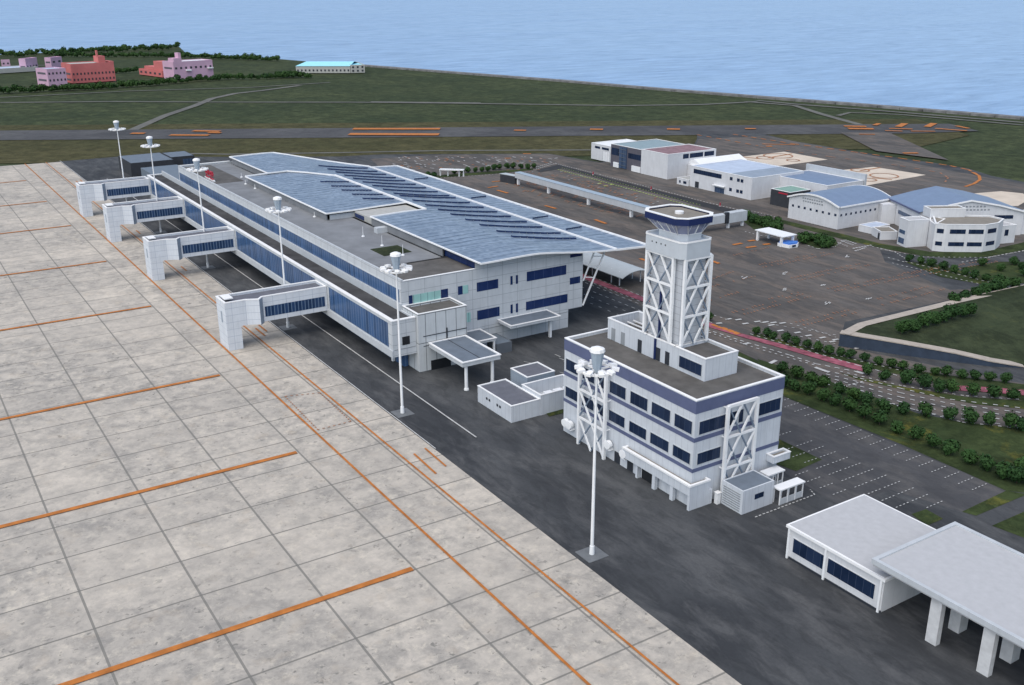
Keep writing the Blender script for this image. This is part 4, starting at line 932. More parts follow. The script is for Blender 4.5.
# ------------------------------------------------------------------ far end sheds beyond the concourse
t = simple('equipment_depot', 'dark slate box building with a grey roof beyond the farthest boarding bridge', 'building', (478, -106, 0))
block(t, 466.5, 491, -96.5, -115.5, 0, 6.2, 'charcoal', 'deckS', par=.05, t=.3, cop=None); win(t, 'X', 466.5, -114, -98.5, .1, 5.2, 'charcoal', -1, 'door')
t = simple('garage', 'small dark shed with a slate roof, right of the dark slate depot', 'garage', (482, -121, 0))
block(t, 476, 492, -116.6, -127.5, 0, 5.8, 'charcoal', 'deckS', par=.05, t=.3, cop=None); win(t, 'X', 476, -126.5, -122, .5, 4.5, 'blueglass2', -1)
t = simple('storage_hall', 'low pale slate hall joined to the far end of the terminal', 'building', (435, -106, 0))
block(t, 396, 452, -97.5, -113, 0, 6.2, 'bluefade', 'bluefade', par=.05, t=.3, cop=None)
t = simple('freight_shed', 'pale grey flat roofed shed behind the far edge of the terminal roof', 'building', (425, -150, 0))
q = P2([(252, 151), (312, 149.4), (318, 154), (258, 157)], 6); pblock(t, [(384, -124), (402, -124), (402, -150), (384, -146)], 0, 13.5, 'deckG', 'deckG', par=.05, t=.3, cop=None)

# ------------------------------------------------------------------ landside: footbridge, arched canopy, gates
t = simple('covered_walkway', 'long grey elevated walkway box on white columns crossing the car park', 'walkway', (300, -231, 0))
MB().box(247, 357, -229.6, -232.4, 2.9, 5.2).build('deck', M['wallG'], t); MB().box(246.8, 357.2, -229.5, -232.5, 5.2, 5.32).build('roof', M['hoodg'], t)
for x in (333.3, 306.1, 280, 254, 356): MB().box(x-.5, x+.5, -230.3, -231.3, 0, 2.9).build('column', M['white'], t)
MB().prism([(247, -229.6), (249.9, -232.4), (249.2, -246.5), (246.5, -245)], 2.4, 5.2).build('deck', M['wallG'], t)
MB().box(246.4, 249.2, -247, -255.6, 2.0, 5.5).build('landing', M['wallG'], t); MB().box(246.3, 247.4, -245.4, -246.8, 2.0, 5.9).build('doorway', M['door'], t)
for y in (-247.8, -254.6): MB().box(247.2, 248, y-.4, y+.4, 0, 2.0).build('column', M['white'], t)
t = simple('stair_enclosure', 'dark glazed stair box at the left end of the grey elevated walkway', 'stair', (361, -229.8, 0))
MB().prism([(357.3, -229.7), (357.3, -232.3), (366, -230.8), (366, -227.8)], 0, 3.4).build('body', M['charcoal'], t); MB().prism([(357.3, -229.6), (357.3, -232.4), (366.3, -230.9), (366.3, -227.7)], 3.4, 3.6).build('roof', M['canopy'], t)
# arched canopy at the kerb
t = simple('arched_canopy', 'pale grey arched canopy on thin white posts beside the pink lane', 'canopy', (235, -175, 0))
m = MB(); n_ = 12
for s_, dz in ((0, 0), (1, .18)):
    pass
def arch(y): u = (y+175.3)/5.6; return 3.3+1.5*(1-u*u)
ys = [-181+i*(11.4/n_) for i in range(n_+1)]
for i in range(n_):
    a, b = ys[i], ys[i+1]
    m.face([(208.6, b, arch(b)), (208.6, a, arch(a)), (262, a, arch(a)), (262, b, arch(b))]); m.face([(208.6, a, arch(a)-.15), (208.6, b, arch(b)-.15), (262, b, arch(b)-.15), (262, a, arch(a)-.15)])
    m.face([(208.6, a, arch(a)), (208.6, b, arch(b)), (208.6, b, arch(b)-.15), (208.6, a, arch(a)-.15)])
m.build('roof', M['canopy'], t)
for x in (212.3, 216, 225, 234, 243, 252):
    for y in (-171.6, -179.2): MB().bar((x, y, 0), (x, y, arch(y)), .26).build('post', M['white'], t)
t = simple('toll_canopy', 'white flat toll canopy on short piers at the car park exit', 'canopy', (224, -246, 0))
MB().box(217.6, 230.0, -242.6, -249.1, 3.3, 3.55).build('roof', M['whiteroof'], t)
for x, y in ((229, -243.2), (218.6, -243.2), (218.6, -248.4), (229, -248.4)): MB().box(x-.35, x+.35, y-.35, y+.35, 0, 3.3).build('pier', M['white'], t)
t = simple('toll_office', 'small white booth with a bright blue roof beside the toll canopy', 'booth', (217.5, -246, 0))
pb_ = P2([(777.5, 246), (790, 248.6), (801, 246), (800, 241), (788, 239.5)], 0); pb_ = [(215.6, -243.6), (220.0, -243.0), (220.4, -247.0), (216.6, -249.2), (215.2, -247.2)]
MB().prism(pb_, 0, 1.1).build('wall', M['white'], t); MB().prism(inset(pb_, .3), 1.103, 1.6).build('roof', M['bluep'], t); MB().box(215.2, 215.38, -246.4, -244.8, .35, .95).build('window', M['win'], t)
t = simple('bus_shelter', 'white open bus shelter frame at the left end of the car park hedge', 'shelter', (360, -200, 0))
p = G(440, 176); q = G(464, 176.6)
m = MB(); m.bar((p.x, p.y, 3), (q.x, q.y, 3), 2.6, .4); m.build('roof', M['whiteroof'], t)
for s_ in (0.02, .33, .8, .98): c = p.lerp(q, s_); MB().bar((c.x, c.y, 0), (c.x, c.y, 3), .45).build('post', M['white'], t)
# retaining field
A = [G(840, 333, 3.2), G(858, 323.5, 3.2), G(950, 301, 3.0), G(1024, 285, 2.5), G(1110, 268, 2.5), G(1110, 392, .4), G(1024, 366.5, .4), G(990, 361, 1.3), G(955, 353, 2.2), G(900, 343, 2.9)]
def poly3(name, pts, mat, kind=None, parent=None):
    b = bmesh.new(); f = b.faces.new([b.verts.new(p) for p in pts]); b.normal_update()
    if f.normal.z < 0: f.normal_flip()
    bmesh.ops.triangulate(b, faces=[f], ngon_method='EAR_CLIP'); me = bpy.data.meshes.new(name); b.to_mesh(me); b.free(); me.materials.append(mat)
    o = bpy.data.objects.new(name, me); COL.objects.link(o); o.parent = parent
    if kind: o['kind'] = kind
    return o
poly3('field', A, M['gfield'], 'structure')
t = thing('retaining_wall', 'dark navy retaining wall with a beige top kerb below the raised green field', 'wall')
m = MB(); kb = MB(); order = [A[6], A[7], A[8], A[9], A[0], A[1], A[2], A[3]]
for i in range(len(order)-1):
    a, b = order[i], order[i+1]; m.face([(a.x, a.y, a.z), (a.x, a.y, -.02), (b.x, b.y, -.02), (b.x, b.y, b.z)])
    d = (b-a); d.z = 0; d.normalize(); nn = Vector((-d.y, d.x, 0)); cen = Vector((140, -230, 0)); nn = nn if nn.dot(cen-a) > 0 else -nn
    w1 = 2.3
    kb.face([tuple(a-nn*.15+Vector((0, 0, .08))), tuple(b-nn*.15+Vector((0, 0, .08))), tuple(b+nn*w1+Vector((0, 0, .08))), tuple(a+nn*w1+Vector((0, 0, .08)))])
    kb.face([tuple(a-nn*.15+Vector((0, 0, .08))), tuple(a-nn*.15-Vector((0, 0, .15))), tuple(b-nn*.15-Vector((0, 0, .15))), tuple(b-nn*.15+Vector((0, 0, .08)))])
m.build('wall', M['retain'], t); kb.build('kerb', M['kerb'], t)

# ------------------------------------------------------------------ hangars and offices across the car park
t = simple('maintenance_hangar', 'white box hangar with a faded red roof and a window strip on its right side', 'hangar', (340, -310, 0))
block(t, 330.2, 348.2, -291.5, -319.8, 0, 10.8, 'wallH', 'hred', par=.15, t=.4)
for a, b in ((-303.5, -300.2), (-312, -304.2), (-318.6, -312.8)): win(t, 'X', 330.2, a, b, 8.2, 10.2, 'win', -1)
t = simple('purple_hangar_office', 'dark purple grey building with a grey teal roof, left of the red roofed hangar', 'building', (360, -308, 0))
block(t, 348.4, 371.5, -292.5, -320, 0, 10.3, 'purple', 'hteal', par=.1, t=.4)
win(t, 'Y', -292.5, 359.5, 364.6, .3, 9.9, 'blueglass2', 1, 'glass_facade', proud=.5); win(t, 'Y', -292.5, 349.2, 358.6, 5.4, 7.8, 'win', 1); win(t, 'Y', -292.5, 365.4, 371, 5.5, 8.8, 'win', 1)
MB().box(348.8, 355, -292.3, -291.6, .1, 2.6).build('porch', M['white'], t); MB().box(364.8, 368.8, -292.3, -291.9, .1, 2.4).build('door', M['white'], t)
for y in range(5): MB().box(359.3, 364.8, -291.85, -291.75, 1.6+y*1.8, 1.8+y*1.8).build('cornice', M['greybox'], t)
t = simple('white_hangar', 'low white hangar with twin white doors, leftmost in the hangar row', 'hangar', (384, -310, 0))
block(t, 371.8, 394, -298, -320, 0, 7.6, 'wallH', 'whiteroof', par=.1, t=.4)
for a, b in ((373, 378.4), (379.2, 384.6)): win(t, 'Y', -298, a, b, .2, 4.9, 'white', 1, 'hangar_door', frame='louvre', mull=2)
for a, b in ((373, 378.5), (380, 385.5), (387, 391)): win(t, 'Y', -298, a, b, 5.5, 6.6, 'win', 1)
t = simple('gabled_store', 'white gabled store roof between the red roofed and pale blue roofed hangars', 'building', (328, -317, 0))
m = MB(); m.box(322.6, 330, -303, -331, 0, 5.6); m.build('wall', M['wallH'], t)
m = MB(); gx = (321.9, 328, 333.6)
for y0_, y1_ in ((-332, -304.5),): m.face([(gx[0], y0_, 5.5), (gx[1], y0_, 8.0), (gx[1], y1_, 8.0), (gx[0], y1_, 5.5)][::-1]); m.face([(gx[1], y0_, 8.0), (gx[2], y0_, 5.5), (gx[2], y1_, 5.5), (gx[1], y1_, 8.0)][::-1]); m.face([(gx[0], y1_, 5.5), (gx[1], y1_, 8.0), (gx[2], y1_, 5.5)])
m.build('roof', M['whiteroof'], t)
t = simple('pale_roof_hangar', 'white hangar with a pale blue roof, small square windows and a dark window band', 'hangar', (295, -303, 0))
block(t, 277.6, 313, -289.2, -318.5, 0, 8.7, 'wallH', 'hlight', par=.1, t=.35)
MB().box(278.2, 290.5, -289.7, -318, 8.605, 8.68).build('roof', M['hgrey'], t)
win(t, 'Y', -289.2, 294.5, 311, 5.9, 7.7, 'win', 1); win(t, 'Y', -289.2, 307.5, 309.8, .1, 2.6, 'door', 1, 'door'); win(t, 'Y', -289.2, 292.5, 298, .1, 2.2, 'blueglass2', 1, 'door'); MB().box(292, 298.5, -289.1, -288, 2.9, 3.15).build('porch', M['white'], t)
for z in (1.8, 6.2): 
    for x in (289, 285, 283): win(t, 'Y', -289.2, x-.75, x+.75, z, z+1.3, 'win', 1)
t = simple('gatehouse', 'tiny white hut with two windows left of the pale blue roofed hangar', 'hut', (317, -291, 0))
block(t, 313.3, 320, -288.2, -296, 0, 2.7, 'wallH', 'farwall', par=.2, t=.2); win(t, 'Y', -288.2, 314, 316, .8, 1.9, 'win', 1); win(t, 'Y', -288.2, 317.6, 318.6, .8, 1.9, 'win', 1)
t = simple('workshop', 'charcoal shed with a pale green roof between two white hangars', 'building', (263, -295, 0))
block(t, 258.3, 268, -289.8, -301, 0, 6.1, 'charcoal', 'hgreen', par=.06, t=.3); MB().box(259.5, 264, -289.65, -289.78, 5.0, 5.5).build('sign_strip', M['red'], t)
t = simple('blue_roof_hangar', 'white hangar with a blue roof and a tall grey parapet wall behind', 'hangar', (267, -315, 0))
block(t, 253.4, 281, -304.6, -325.2, 0, 7.9, 'wallH', 'hblue', par=.1, t=.4); MB().box(253, 283, -325.5, -326.5, 0, 10.3).build('parapet', M['wallG'], t)
# arched hangar
def arch_hangar(t, x0, x1, y0, y1, ze, za, roofm):
    n_ = 14; xs = [x0+(x1-x0)*i/n_ for i in range(n_+1)]; f = lambda x: ze+(za-ze)*(1-(2*(x-x0)/(x1-x0)-1)**2)
    m = MB(); k = len(m.v)
    m.face([(x, y0, f(x)) for x in xs]+[(x1, y0, 0), (x0, y0, 0)]); m.face([(x, y1, f(x)) for x in reversed(xs)]+[(x0, y1, 0), (x1, y1, 0)])
    m.face([(x0, y0, 0), (x0, y1, 0), (x0, y1, ze), (x0, y0, ze)]); m.face([(x1, y1, 0), (x1, y0, 0), (x1, y0, ze), (x1, y1, ze)]); m.build('wall', M['wallH'], t)
    m = MB(); m2 = MB()
    for i in range(n_):
        a, b = xs[i], xs[i+1]; o_ = .6 if y0 > y1 else -.6
        aa = a-.5 if i == 0 else a; bb = b+.5 if i == n_-1 else b
        m.face([(aa, y0+o_, f(a)+.25), (aa, y1-o_, f(a)+.25), (bb, y1-o_, f(b)+.25), (bb, y0+o_, f(b)+.25)])
        for yy in (y0+o_, y1-o_): m2.bar((aa, yy, f(a)+.1), (bb, yy, f(b)+.1), .3, .55)
    m2.bar((x0-.5, y0, ze+.1), (x0-.5, y1, ze+.1), .3, .5); m2.bar((x1+.5, y0, ze+.1), (x1+.5, y1, ze+.1), .3, .5)
    m.build('roof', M[roofm], t); m2.build('coping', M['coping'], t); return f
t = simple('arched_hangar', 'white hangar with an arched blue roof and a row of small square windows', 'hangar', (236, -290, 0))
fA = arch_hangar(t, 225.0, 247.6, -277.6, -305, 7.7, 10.2, 'hblue')
for k in range(8): x = 245.6-k*2.75; win(t, 'Y', -277.6, x-.45, x+.45, 4.5, 5.3, 'win', 1)
for k in range(10): y = -278.9-k*2.55; win(t, 'X', 225.0, y-.5, y+.4, 4.5, 5.3, 'win', -1)
m = MB()
for r_ in range(2):
    for k in range(9): x = 241.2-k*1.05-r_*.3; MB().box(x-.33, x+.33, -277.56, -277.5, 8.2-r_*1.0, 8.65-r_*1.0).build('letter', M['louvre'], t)
# twin little sheds
t = simple('small_shed', 'small white shed with a pale aqua roof beside the arched hangar', 'shed', (217, -285, 0)); block(t, 213.8, 219.6, -282.0, -291, 0, 2.2, 'wallH', 'hlight', par=.05, t=.2)
t = simple('small_shed', 'small white shed with brown roof near the faceted office', 'shed', (208, -281, 0))
pl = [(207, -277.6), (213.3, -281.2), (210.4, -286.2), (204.2, -282.4)]; pblock(t, pl, 0, 2.7, 'wallH', 'sill', par=.08, t=.2)
m = MB(); a = Vector(pl[0]); b = Vector(pl[1]); d = (b-a).normalized(); n_ = Vector((d.y, -d.x)); n_ = n_ if n_.y > 0 else -n_
m.prism([(a+d*.8)[:], (a+d*2.2)[:], (a+d*2.2+n_*.06)[:], (a+d*.8+n_*.06)[:]], .05, 2.1); m.build('door', M['door'], t)
# big hangar turned to the curve, blue roof
t = simple('curved_roof_hangar', 'large white hangar with a low blue gabled roof behind the flat roofed office', 'hangar', (204, -305, 0))
O0 = Vector((204, -293)); vv = Vector((-.527, -.85)); uu = Vector((.875, -.47)).normalized(); Wd, Dp = 35, 24
def E_(a, b, z): p = O0+vv*a+uu*b; return (p.x, p.y, z)
m = MB(); ga = [(0, 8), (Wd*.25, 10.4), (Wd*.47, 12), (Wd*.75, 10.3), (Wd, 8)]
m.face([E_(0, 0, 0)]+[E_(a, 0, z) for a, z in ga]+[E_(Wd, 0, 0)]); m.face(([E_(0, Dp, 0)]+[E_(a, Dp, z) for a, z in ga]+[E_(Wd, Dp, 0)])[::-1])
m.face([E_(0, 0, 0), E_(0, Dp, 0), E_(0, Dp, 8), E_(0, 0, 8)]); m.face([E_(Wd, Dp, 0), E_(Wd, 0, 0), E_(Wd, 0, 8), E_(Wd, Dp, 8)]); m.build('wall', M['wallH'], t)
m = MB(); m2 = MB()
for i in range(4):
    (a, za), (b, zb) = ga[i], ga[i+1]; a_0 = a-.6 if i == 0 else a; b_0 = b+.6 if i == 3 else b
    m.face([E_(a_0, -.6, za+.2), E_(b_0, -.6, zb+.2), E_(b_0, Dp+.6, zb+.2), E_(a_0, Dp+.6, za+.2)]); m2.bar(E_(a_0, -.6, za), E_(b_0, -.6, zb), .3, .5) if i else None
m.build('roof', M['hblue'], t); m2.build('coping', M['coping'], t)
m = MB(); m.bar(E_(-.6, -.6, 8.0), E_(-.6, Dp+.6, 8.0), .35, .5); m.build('eave', M['slateband'], t)
m = MB(); m.bar(E_(-.05, 2, 4.9), E_(-.05, 16, 4.9), .12, 1.3); m.build('window_strip', M['blueglass2'], t)
m = MB(); m.bar(E_(Wd*.72, -.04, 6.3), E_(Wd*.90, -.04, 6.3), .12, 1.2); m.build('window_strip', M['win'], t)
m = MB()
for r_ in range(2):
    for k in range(8): MB().bar(E_(12.6+k*1.2+r_*1.5, -.04, 9.9-r_*1.1), E_(13.3+k*1.2+r_*1.5, -.04, 9.9-r_*1.1), .08, .5).build('letter', M['louvre'], t)
m = MB(); m.prism([E_(-5, Dp*.75, 0)[:2], E_(-5, Dp+2, 0)[:2], E_(-.1, Dp+2, 0)[:2], E_(-.1, Dp*.75, 0)[:2]], 0, 7); m.build('side_bay', M['wallH'], t)
m = MB(); m.prism([E_(Wd, 1, 0)[:2], E_(Wd, 5, 0)[:2], E_(Wd+3, 5, 0)[:2], E_(Wd+3, 1, 0)[:2]], 0, 7.6); m.build('side_bay', M['wallH'], t)
# office with curved front
t = simple('office_block', 'two storey white office with a faceted front and dark window bands', 'building', (188, -290, 0))
fpz = [(188.7, -279.5), (185.8, -281.2), (178.8, -291.1), (178.3, -297.1), (180.8, -303.6), (186.0, -304.0), (192.5, -296.5), (197, -289.5)]
pblock(t, fpz, 0, 8.8, 'wallH', 'sill', par=.35, t=.35)
def strip_w(t, a, b, s0, s1, z0, z1, mat='win'):
    a = Vector(a); b = Vector(b); d = (b-a); n_ = Vector((-d.y, d.x)).normalized(); n_ = n_ if n_.dot(-a) > 0 else -n_
    p, q = a+d*s0, a+d*s1; MB().prism([(p-n_*.05)[:], (q-n_*.05)[:], (q+n_*.06)[:], (p+n_*.06)[:]], z0, z1).build('window', M[mat], t)
for z0, z1 in ((1.9, 3.2), (5.9, 7.3)):
    strip_w(t, fpz[1], fpz[2], .10, .50, z0, z1); strip_w(t, fpz[1], fpz[2], .58, .96, z0, z1); strip_w(t, fpz[2], fpz[3], .2, .85, z0, z1); strip_w(t, fpz[0], fpz[1], .2, .8, z0, z1)
pblock(t, [(200.6, -277.8), (195.9, -275.9), (193.4, -283), (198.0, -285)], 0, 8.8, 'wallH', 'deckL', par=.2, t=.3, wname='stair_block')
strip_w(t, (200.6, -277.8), (195.9, -275.9), .1, .75, 4.0, 5.2, 'blueglass2'); strip_w(t, (200.6, -277.8), (195.9, -275.9), .1, .75, .8, 2.6, 'blueglass2')
pblock(t, [(192.9, -283.2), (197.6, -285.1), (194.2, -289.9), (189.1, -281.2)], 0, 9.1, 'wallH', 'deckL', par=.2, t=.3, wname='link_block') if False else None
pblock(t, [(193.3, -283.1), (188.8, -279.6), (192.2, -289.5), (197.6, -289.0)], 0, 8.4, 'wallH', 'deckL', par=.2, t=.3, wname='link_block')
a = G(930.9, 209.3, 11.3); b = G(966, 208.6, 11.3); d = (b-a).normalized(); n_ = Vector((d.y, -d.x, 0)); n_ = n_ if n_.x > 0 else -n_
pblock(t, [(a.x, a.y), (b.x, b.y), (b.x+n_.x*5, b.y+n_.y*5), (a.x+n_.x*5, a.y+n_.y*5)], 8.5, 11.3, 'wallH', 'sill', par=.2, t=.3, wname='penthouse_wall')
pblock(t, [(182.6, -304.2), (180.7, -311.3), (186.5, -312), (188, -305)], 0, 5.9, 'wallH', 'deckL', par=.2, t=.3, wname='side_block')
strip_w(t, (182.6, -304.2), (180.7, -311.3), .4, .6, 2.6, 4.6)

# ------------------------------------------------------------------ far buildings on the left
def farblock(name, label, wall, a_px, b_px, depth, h, roofm='farwall', rows=(.25, .55, .8), nwin=7, extras=(), stepz=None):
    """front from ground pixel a to b, going `depth` metres away from the camera"""
    a = Vector(G(*a_px)[:2]); b = Vector(G(*b_px)[:2]); d = (b-a).normalized(); n_ = Vector((-d.y, d.x)); n_ = n_ if n_.dot(a) > 0 else -n_
    t = thing(name, label, 'building', (a.x, a.y, 0)); poly = [a[:], b[:], (b+n_*depth)[:], (a+n_*depth)[:]]
    pblock(t, poly, 0, h, wall, roofm, par=.6, t=.8, cop=None); L = (b-a).length
    for r_ in rows:
        m_ = MB()
        for k in range(nwin):
            s_ = (k+.3)/nwin; p = a+d*(L*s_); q = a+d*(L*(s_+.4/nwin)); MB().prism([(p+n_*.1)[:], (q+n_*.1)[:], (q-n_*.15)[:], (p-n_*.15)[:]], h*r_, h*r_+1.8).build('window', M['door'], t)
    sd_ = a if True else b
    for r_ in rows:
        p = a+n_*(depth*.15); q = a+n_*(depth*.85); MB().prism([p[:], q[:], (q-d*.15)[:], (p-d*.15)[:]], h*r_, h*r_+1.6).build('window_strip', M['purple'], t)
    for (s0, s1, d0, d1, z0, z1, mt) in extras:
        p = a+d*(L*s0)+n_*(depth*d0); q = a+d*(L*s1)+n_*(depth*d0); MB().prism([p[:], q[:], (q+n_*(depth*(d1-d0)))[:], (p+n_*(depth*(d1-d0)))[:]], z0, z1).build('penthouse', M[mt], t)
    return t
farblock('pink_building', 'pale pink three storey block, far left in front of a red building', 'pinkw', (49.3, 87), (68, 85.6), 21, 14.8, 'hlight', (.3, .68), 5)
farblock('red_building', 'long brick red building with small windows beside the pale pink block at far left', 'redw', (73.2, 83.4), (116, 80.8), 26, 16.5, 'farwall', (.12, .42), 12, ((.66, .82, .05, .5, 16.5, 22, 'redw'), (.65, .68, .1, .2, 22, 27, 'redw'), (.9, 1.0, 0, .6, 16.5, 17.3, 'redw')))
farblock('pink_building', 'large pale pink building with a small roof turret near the tree row', 'pinkw', (175, 80.8), (214, 78), 20, 16.5, 'whiteroof', (.6,), 8, ((.02, .22, .0, .5, 16.5, 19.5, 'pinkw'), (.17, .24, .1, .4, 19.5, 24, 'pinkw'), (.3, .42, -.12, 0, 8, 9.2, 'whiteroof'), (.85, .98, -.12, 0, 9, 10, 'whiteroof')))
farblock('red_building', 'stepped brick red building behind the left side of the pale pink building with a turret', 'redw', (139.5, 74.4), (162.5, 77.4), 14, 5.6, 'redw', (.35,), 5, ((.2, 1.0, .1, .8, 5.6, 8.6, 'redw'), (.62, 1.0, .1, .8, 8.6, 14, 'redw')))
farblock('pink_building', 'small pale pink block left of the nearer pale pink block', 'pinkw', (27, 71.5), (38.5, 69.8), 7, 12.5, 'pinkw', (.3,), 4)
farblock('pink_building', 'small pale pink rooftop block peeping out behind the red building', 'pinkw', (52, 68.5), (63, 67), 7, 11, 'pinkw', (.5,), 2)
farblock('pink_building', 'tiny pale pink block at the left edge of the view', 'pinkw', (2, 66.3), (10.5, 66), 6, 6.5, 'pinkw', (.3,), 2)
farblock('low_building', 'long low beige building with a white roof at the far left edge', 'farwall', (-6, 73.8), (38, 71), 30, 4.5, 'hlight', (), 1)
t = farblock('aqua_roof_building', 'long low grey building with a bright aqua roof near the shore', 'farwall', (296.2, 73), (350.5, 73), 45, 6.5, 'aquaroof', (.25,), 14)
a = G(350.5, 73); b = G(365, 72.6)
farblock('aqua_roof_building', 'short two storey end block with an aqua roof, right of the long aqua roofed building', 'farwall', (351, 73), (365, 72.6), 45, 7.6, 'aquaroof', (.15, .6), 3)
# pitched aqua roof of the long block
a = Vector(G(296.2, 73)[:2]); b = Vector(G(350.5, 73)[:2]); d = (b-a).normalized(); n_ = Vector((-d.y, d.x)); n_ = n_ if n_.dot(a) > 0 else -n_
m = MB(); p = lambda s_, q, z: ((a+d*s_+n_*q).x, (a+d*s_+n_*q).y, z); L = (b-a).length
m.face([p(-.5, -.5, 6.55), p(L, -.5, 6.55), p(L, 22, 9.5), p(-.5+6, 22, 9.5)]); m.face([p(-.5+6, 22, 9.5), p(L, 22, 9.5), p(L, 46, 6.55), p(-.5, 46, 6.55)]); m.build('pitched_roof', M['aquaroof'], t)

# ------------------------------------------------------------------ TREES
def leaf_crown(name, r, h, n_leaf, seed, mat, base=1.0, size=.55):
    rnd = random.Random(seed); m = MB(); lobes = [(Vector((rnd.uniform(-.45, .45)*r, rnd.uniform(-.45, .45)*r, base+h*rnd.uniform(.3, .75))), rnd.uniform(.5, .72)*r) for _ in range(6)]
    for _ in range(n_leaf):
        c, lr = rnd.choice(lobes); d = Vector((rnd.gauss(0, 1), rnd.gauss(0, 1), rnd.gauss(0, 1))).normalized(); q = c+d*lr*rnd.uniform(.55, 1.12); q.z = max(base*.8, q.z)
        n_ = (d+Vector((rnd.uniform(-.6, .6), rnd.uniform(-.6, .6), rnd.uniform(-.2, .8)))).normalized(); x = n_.orthogonal().normalized(); y = n_.cross(x); s_ = size*rnd.uniform(.6, 1.3); a = rnd.uniform(0, 6.28)
        x, y = x*math.cos(a)+y*math.sin(a), y*math.cos(a)-x*math.sin(a)
        m.face([q-x*s_, q-y*s_*.55, q+x*s_, q+y*s_*.55])
    me = bpy.data.meshes.new(name); me.from_pydata(m.v, [], m.f); me.materials.append(mat); me.update(); return me
crowns = [leaf_crown('crown_mesh', 2.4, 3.2, 520, 10+k, M['leaf'], .9, .50) for k in range(4)]
small = [leaf_crown('small_crown_mesh', 1.7, 2.2, 300, 50+k, M['leaf'], .5, .42) for k in range(3)]
farc = [leaf_crown('far_crown_mesh', 4.2, 6.5, 170, 80+k, M['leaf2'], .6, 1.5) for k in range(4)]
def trunk_mesh(r, h):
    m = MB(); m.cone((0, 0, 0), (0, 0, h*.5), r, r*.7, 7); m.cone((0, 0, h*.45), (r*2.5, r, h), r*.6, r*.3, 6); m.cone((0, 0, h*.5), (-r*2, r*2, h*.95), r*.6, r*.3, 6)
    me = bpy.data.meshes.new('trunk_mesh'); me.from_pydata(m.v, [], m.f); me.materials.append(M['bark']); me.update(); return me
tk = trunk_mesh(.16, 2.6); tks = trunk_mesh(.1, 1.6)
def tree(px, py, label, group, sc=1.0, kind=0, z0=0.0):
    zc = z0+(2.4 if kind == 0 else 1.5)*sc*.64; p = G(px, py, zc)
    t = thing('tree' if kind == 0 else 'shrub', label, 'tree' if kind == 0 else 'shrub', (p.x, p.y, z0), group)
    ang = random.uniform(0, 6.28); sc *= .64; s_ = sc*random.uniform(.88, 1.12)
    c = bpy.data.objects.new('crown', random.choice(crowns if kind == 0 else small)); COL.objects.link(c); c.parent = t; c.rotation_euler = (0, 0, ang); c.scale = (s_, s_, s_*random.uniform(.9, 1.08))
    k = bpy.data.objects.new('trunk', tk if kind == 0 else tks); COL.objects.link(k); k.parent = t; k.rotation_euler = (0, 0, ang); k.scale = (sc, sc, sc)
ORD = ['first', 'second', 'third', 'fourth', 'fifth', 'sixth', 'seventh', 'eighth', 'ninth', 'tenth', 'eleventh', 'twelfth', 'thirteenth', 'fourteenth', 'fifteenth', 'sixteenth', 'seventeenth', 'eighteenth', 'nineteenth', 'twentieth', 'twenty-first', 'twenty-second']
def row_of(lst, what, where, group, sc, kind=0, z0=0.0):
    for k, q in enumerate(sorted(lst)): tree(q[0], q[1], what+', '+ORD[k]+' from left '+where, group, sc, kind, z0)
def rowpx(lst, ox, oy, s_): return [(ox+x/s_, oy+y/s_) for x, y in lst]
R1 = rowpx([(360, 252), (425, 270), (478, 283), (550, 303), (620, 325), (685, 343), (750, 362), (822, 375), (905, 393), (967, 405)], 700, 290, 6.4)+rowpx([(137, 202), (210, 218), (285, 235), (348, 250), (445, 270), (530, 278), (592, 288), (673, 295), (760, 303), (838, 312), (918, 320)], 840, 320, 5.565)
row_of(R1, 'small tree', 'in the row below the retaining wall', 'small trees in the row below the retaining wall', .82)
R2 = rowpx([(158, 272), (260, 297), (368, 320), (468, 342), (560, 365), (630, 368), (738, 383), (858, 393), (970, 405)], 840, 320, 5.565)+[(1034, 394), (1052, 396)]
row_of(R2, 'round tree', 'on the verge beside the pink lane', 'trees on the verge beside the pink lane', 1.05)
R3 = rowpx([(363, 478), (487, 497), (608, 512), (725, 530), (838, 547), (945, 557), (1020, 575)], 840, 320, 5.565)
row_of(R3, 'round tree', 'on the near edge of the curving dotted road', 'trees on the near edge of the curving road', 1.08)
R4 = rowpx([(165, 25), (270, 55), (360, 95), (450, 130), (550, 170), (650, 215), (755, 258), (370, 10), (470, 50), (570, 90), (665, 130), (775, 175)], 770, 380, 6.85)+[(782.8, 366.6), (796.9, 372), (811.7, 377.5), (783, 380)]
row_of(R4, 'dark green tree', 'in the double row beside the office car park', 'double row of trees beside the office car park', 1.0)
R5 = rowpx([(75, 108), (155, 140), (232, 172), (305, 203), (382, 235), (458, 265), (535, 300), (590, 322), (640, 330), (615, 285)], 880, 400, 4.28)
row_of(R5, 'dark green tree', 'on the lawn above the parking bays', 'trees on the lawn above the parking bays', 1.0)
R6 = rowpx([(150, 655), (225, 640), (300, 615), (370, 595), (435, 580), (500, 560), (560, 540), (620, 535)], 880, 230, 6.85)
row_of(R6, 'dark green tree', 'in the row standing on the raised field', 'trees standing on the raised green field', 1.2, 0, 3.0)
R7 = rowpx([(520, 465), (590, 440), (660, 420), (720, 400), (780, 385), (840, 370), (920, 352), (815, 345)], 880, 230, 6.85)
row_of(R7, 'dark green tree', 'in the line along the far kerb of the field', 'trees along the far kerb of the raised field', 1.3, 0, 1.5)
R8 = rowpx([(735, 318), (655, 298), (585, 280), (510, 262), (435, 243), (355, 222), (275, 203), (205, 185)], 880, 230, 6.85)
row_of(R8, 'round tree', 'between the car park and the road before the white office', 'trees between the car park and the office road', .95)
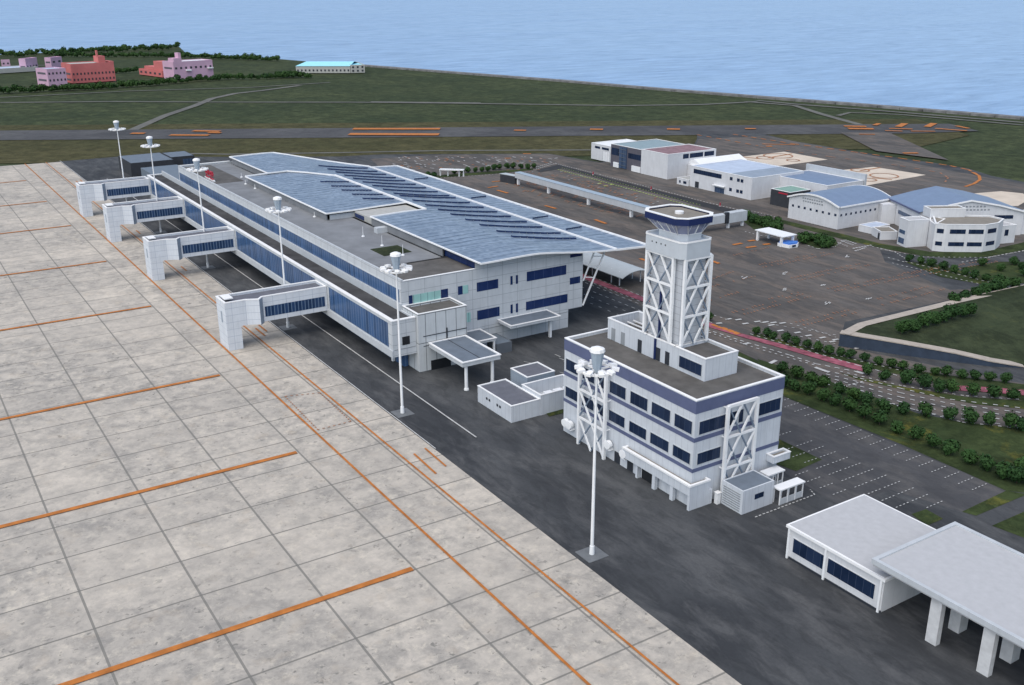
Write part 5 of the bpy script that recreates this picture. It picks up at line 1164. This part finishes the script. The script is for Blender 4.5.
for q, lab in zip(rowpx([(705, 213), (825, 248), (912, 207), (975, 240), (990, 285)], 880, 230, 6.85), ('lone round tree in front of the faceted white office', 'lone round tree on the lawn right of the faceted white office, lower one', 'lone round tree by the road right of the faceted white office', 'green tree at the right edge of the view above the raised field', 'lower green tree at the right edge of the view above the raised field')): tree(*q, lab, None, 1.0)
row_of(rowpx([(225, 205), (252, 208), (350, 190), (380, 187), (410, 185), (442, 183), (473, 180), (500, 178), (530, 173), (555, 170), (590, 168), (620, 168), (655, 167), (688, 168), (715, 165)], 380, 130, 4.655), 'small dark tree', 'in the row beyond the terminal roof', 'tree row beyond the terminal roof', .95)
for k in range(26):
    u = random.random(); x = 746+u*36; y = 213+u*8.5+random.uniform(0, 7.5)*(.6+.4*u); tree(x, y, 'green shrub in the hedge left of the toll canopy', 'hedge shrubs left of the toll canopy', 1.5, 1)
for k in range(20):
    u = random.random(); x = 802+u*31; y = 233.5+u*4+random.uniform(0, 7); tree(x, y, 'green shrub in the hedge right of the blue roofed booth', 'hedge shrubs right of the blue roofed booth', 1.5, 1)
tree(663, 300, 'small tree just behind the control tower', None, .6) if False else None
tree(708.5, 316, 'small dark green tree partly hidden behind the right side of the control tower', None, .9)
def fartree(px, py, label, group, sc=1.0, z0=0):
    p = G(px, py, z0); o = bpy.data.objects.new('tree', random.choice(farc)); COL.objects.link(o); o.location = p; o.rotation_euler = (0, 0, random.uniform(0, 6.28)); s_ = .72*sc*random.uniform(.75, 1.15); o.scale = (s_, s_, s_*random.uniform(.8, 1.2)); tag(o, label, 'tree', group)
for k in range(92):
    x = -4+k*3.45+random.uniform(-.8, .8); y = (93.2-.045*x) if x < 115 else (88.0-(x-115)*.083 if x < 215 else 79.7-(x-215)*.028)
    fartree(x, y+random.uniform(-.5, .6), 'small dark tree in the long row in front of the pink and red buildings', 'tree row before the pink buildings', .95)
for k in range(62):
    x = 58+k*3.6; y = 56.8 if x < 180 else 56.8+(x-180)*.043; fartree(x, y+random.uniform(-.4, .5), 'tiny dark tree in the row on the skyline behind the pink buildings', 'far tree row near the shore', 1.1)
for k in range(58):
    x = -2+k*3.15+random.uniform(-1, 1); fartree(x, 55.4-(x*.048)+random.uniform(0, 2.4), 'tiny dark tree in the belt on the far left shore', 'tree belt on the far left shore', 1.25)
for k in range(10): fartree(113+k*2.6, 73.2-k*.12, 'tiny dark tree in the short row between the two red buildings', 'short tree row between the red buildings', .9)
for k in range(10): fartree(278+k*3.1, 76.8+random.uniform(-.3, .3), 'tiny dark tree below the aqua roofed building', 'trees below the aqua roofed building', .9) if k < 8 else None
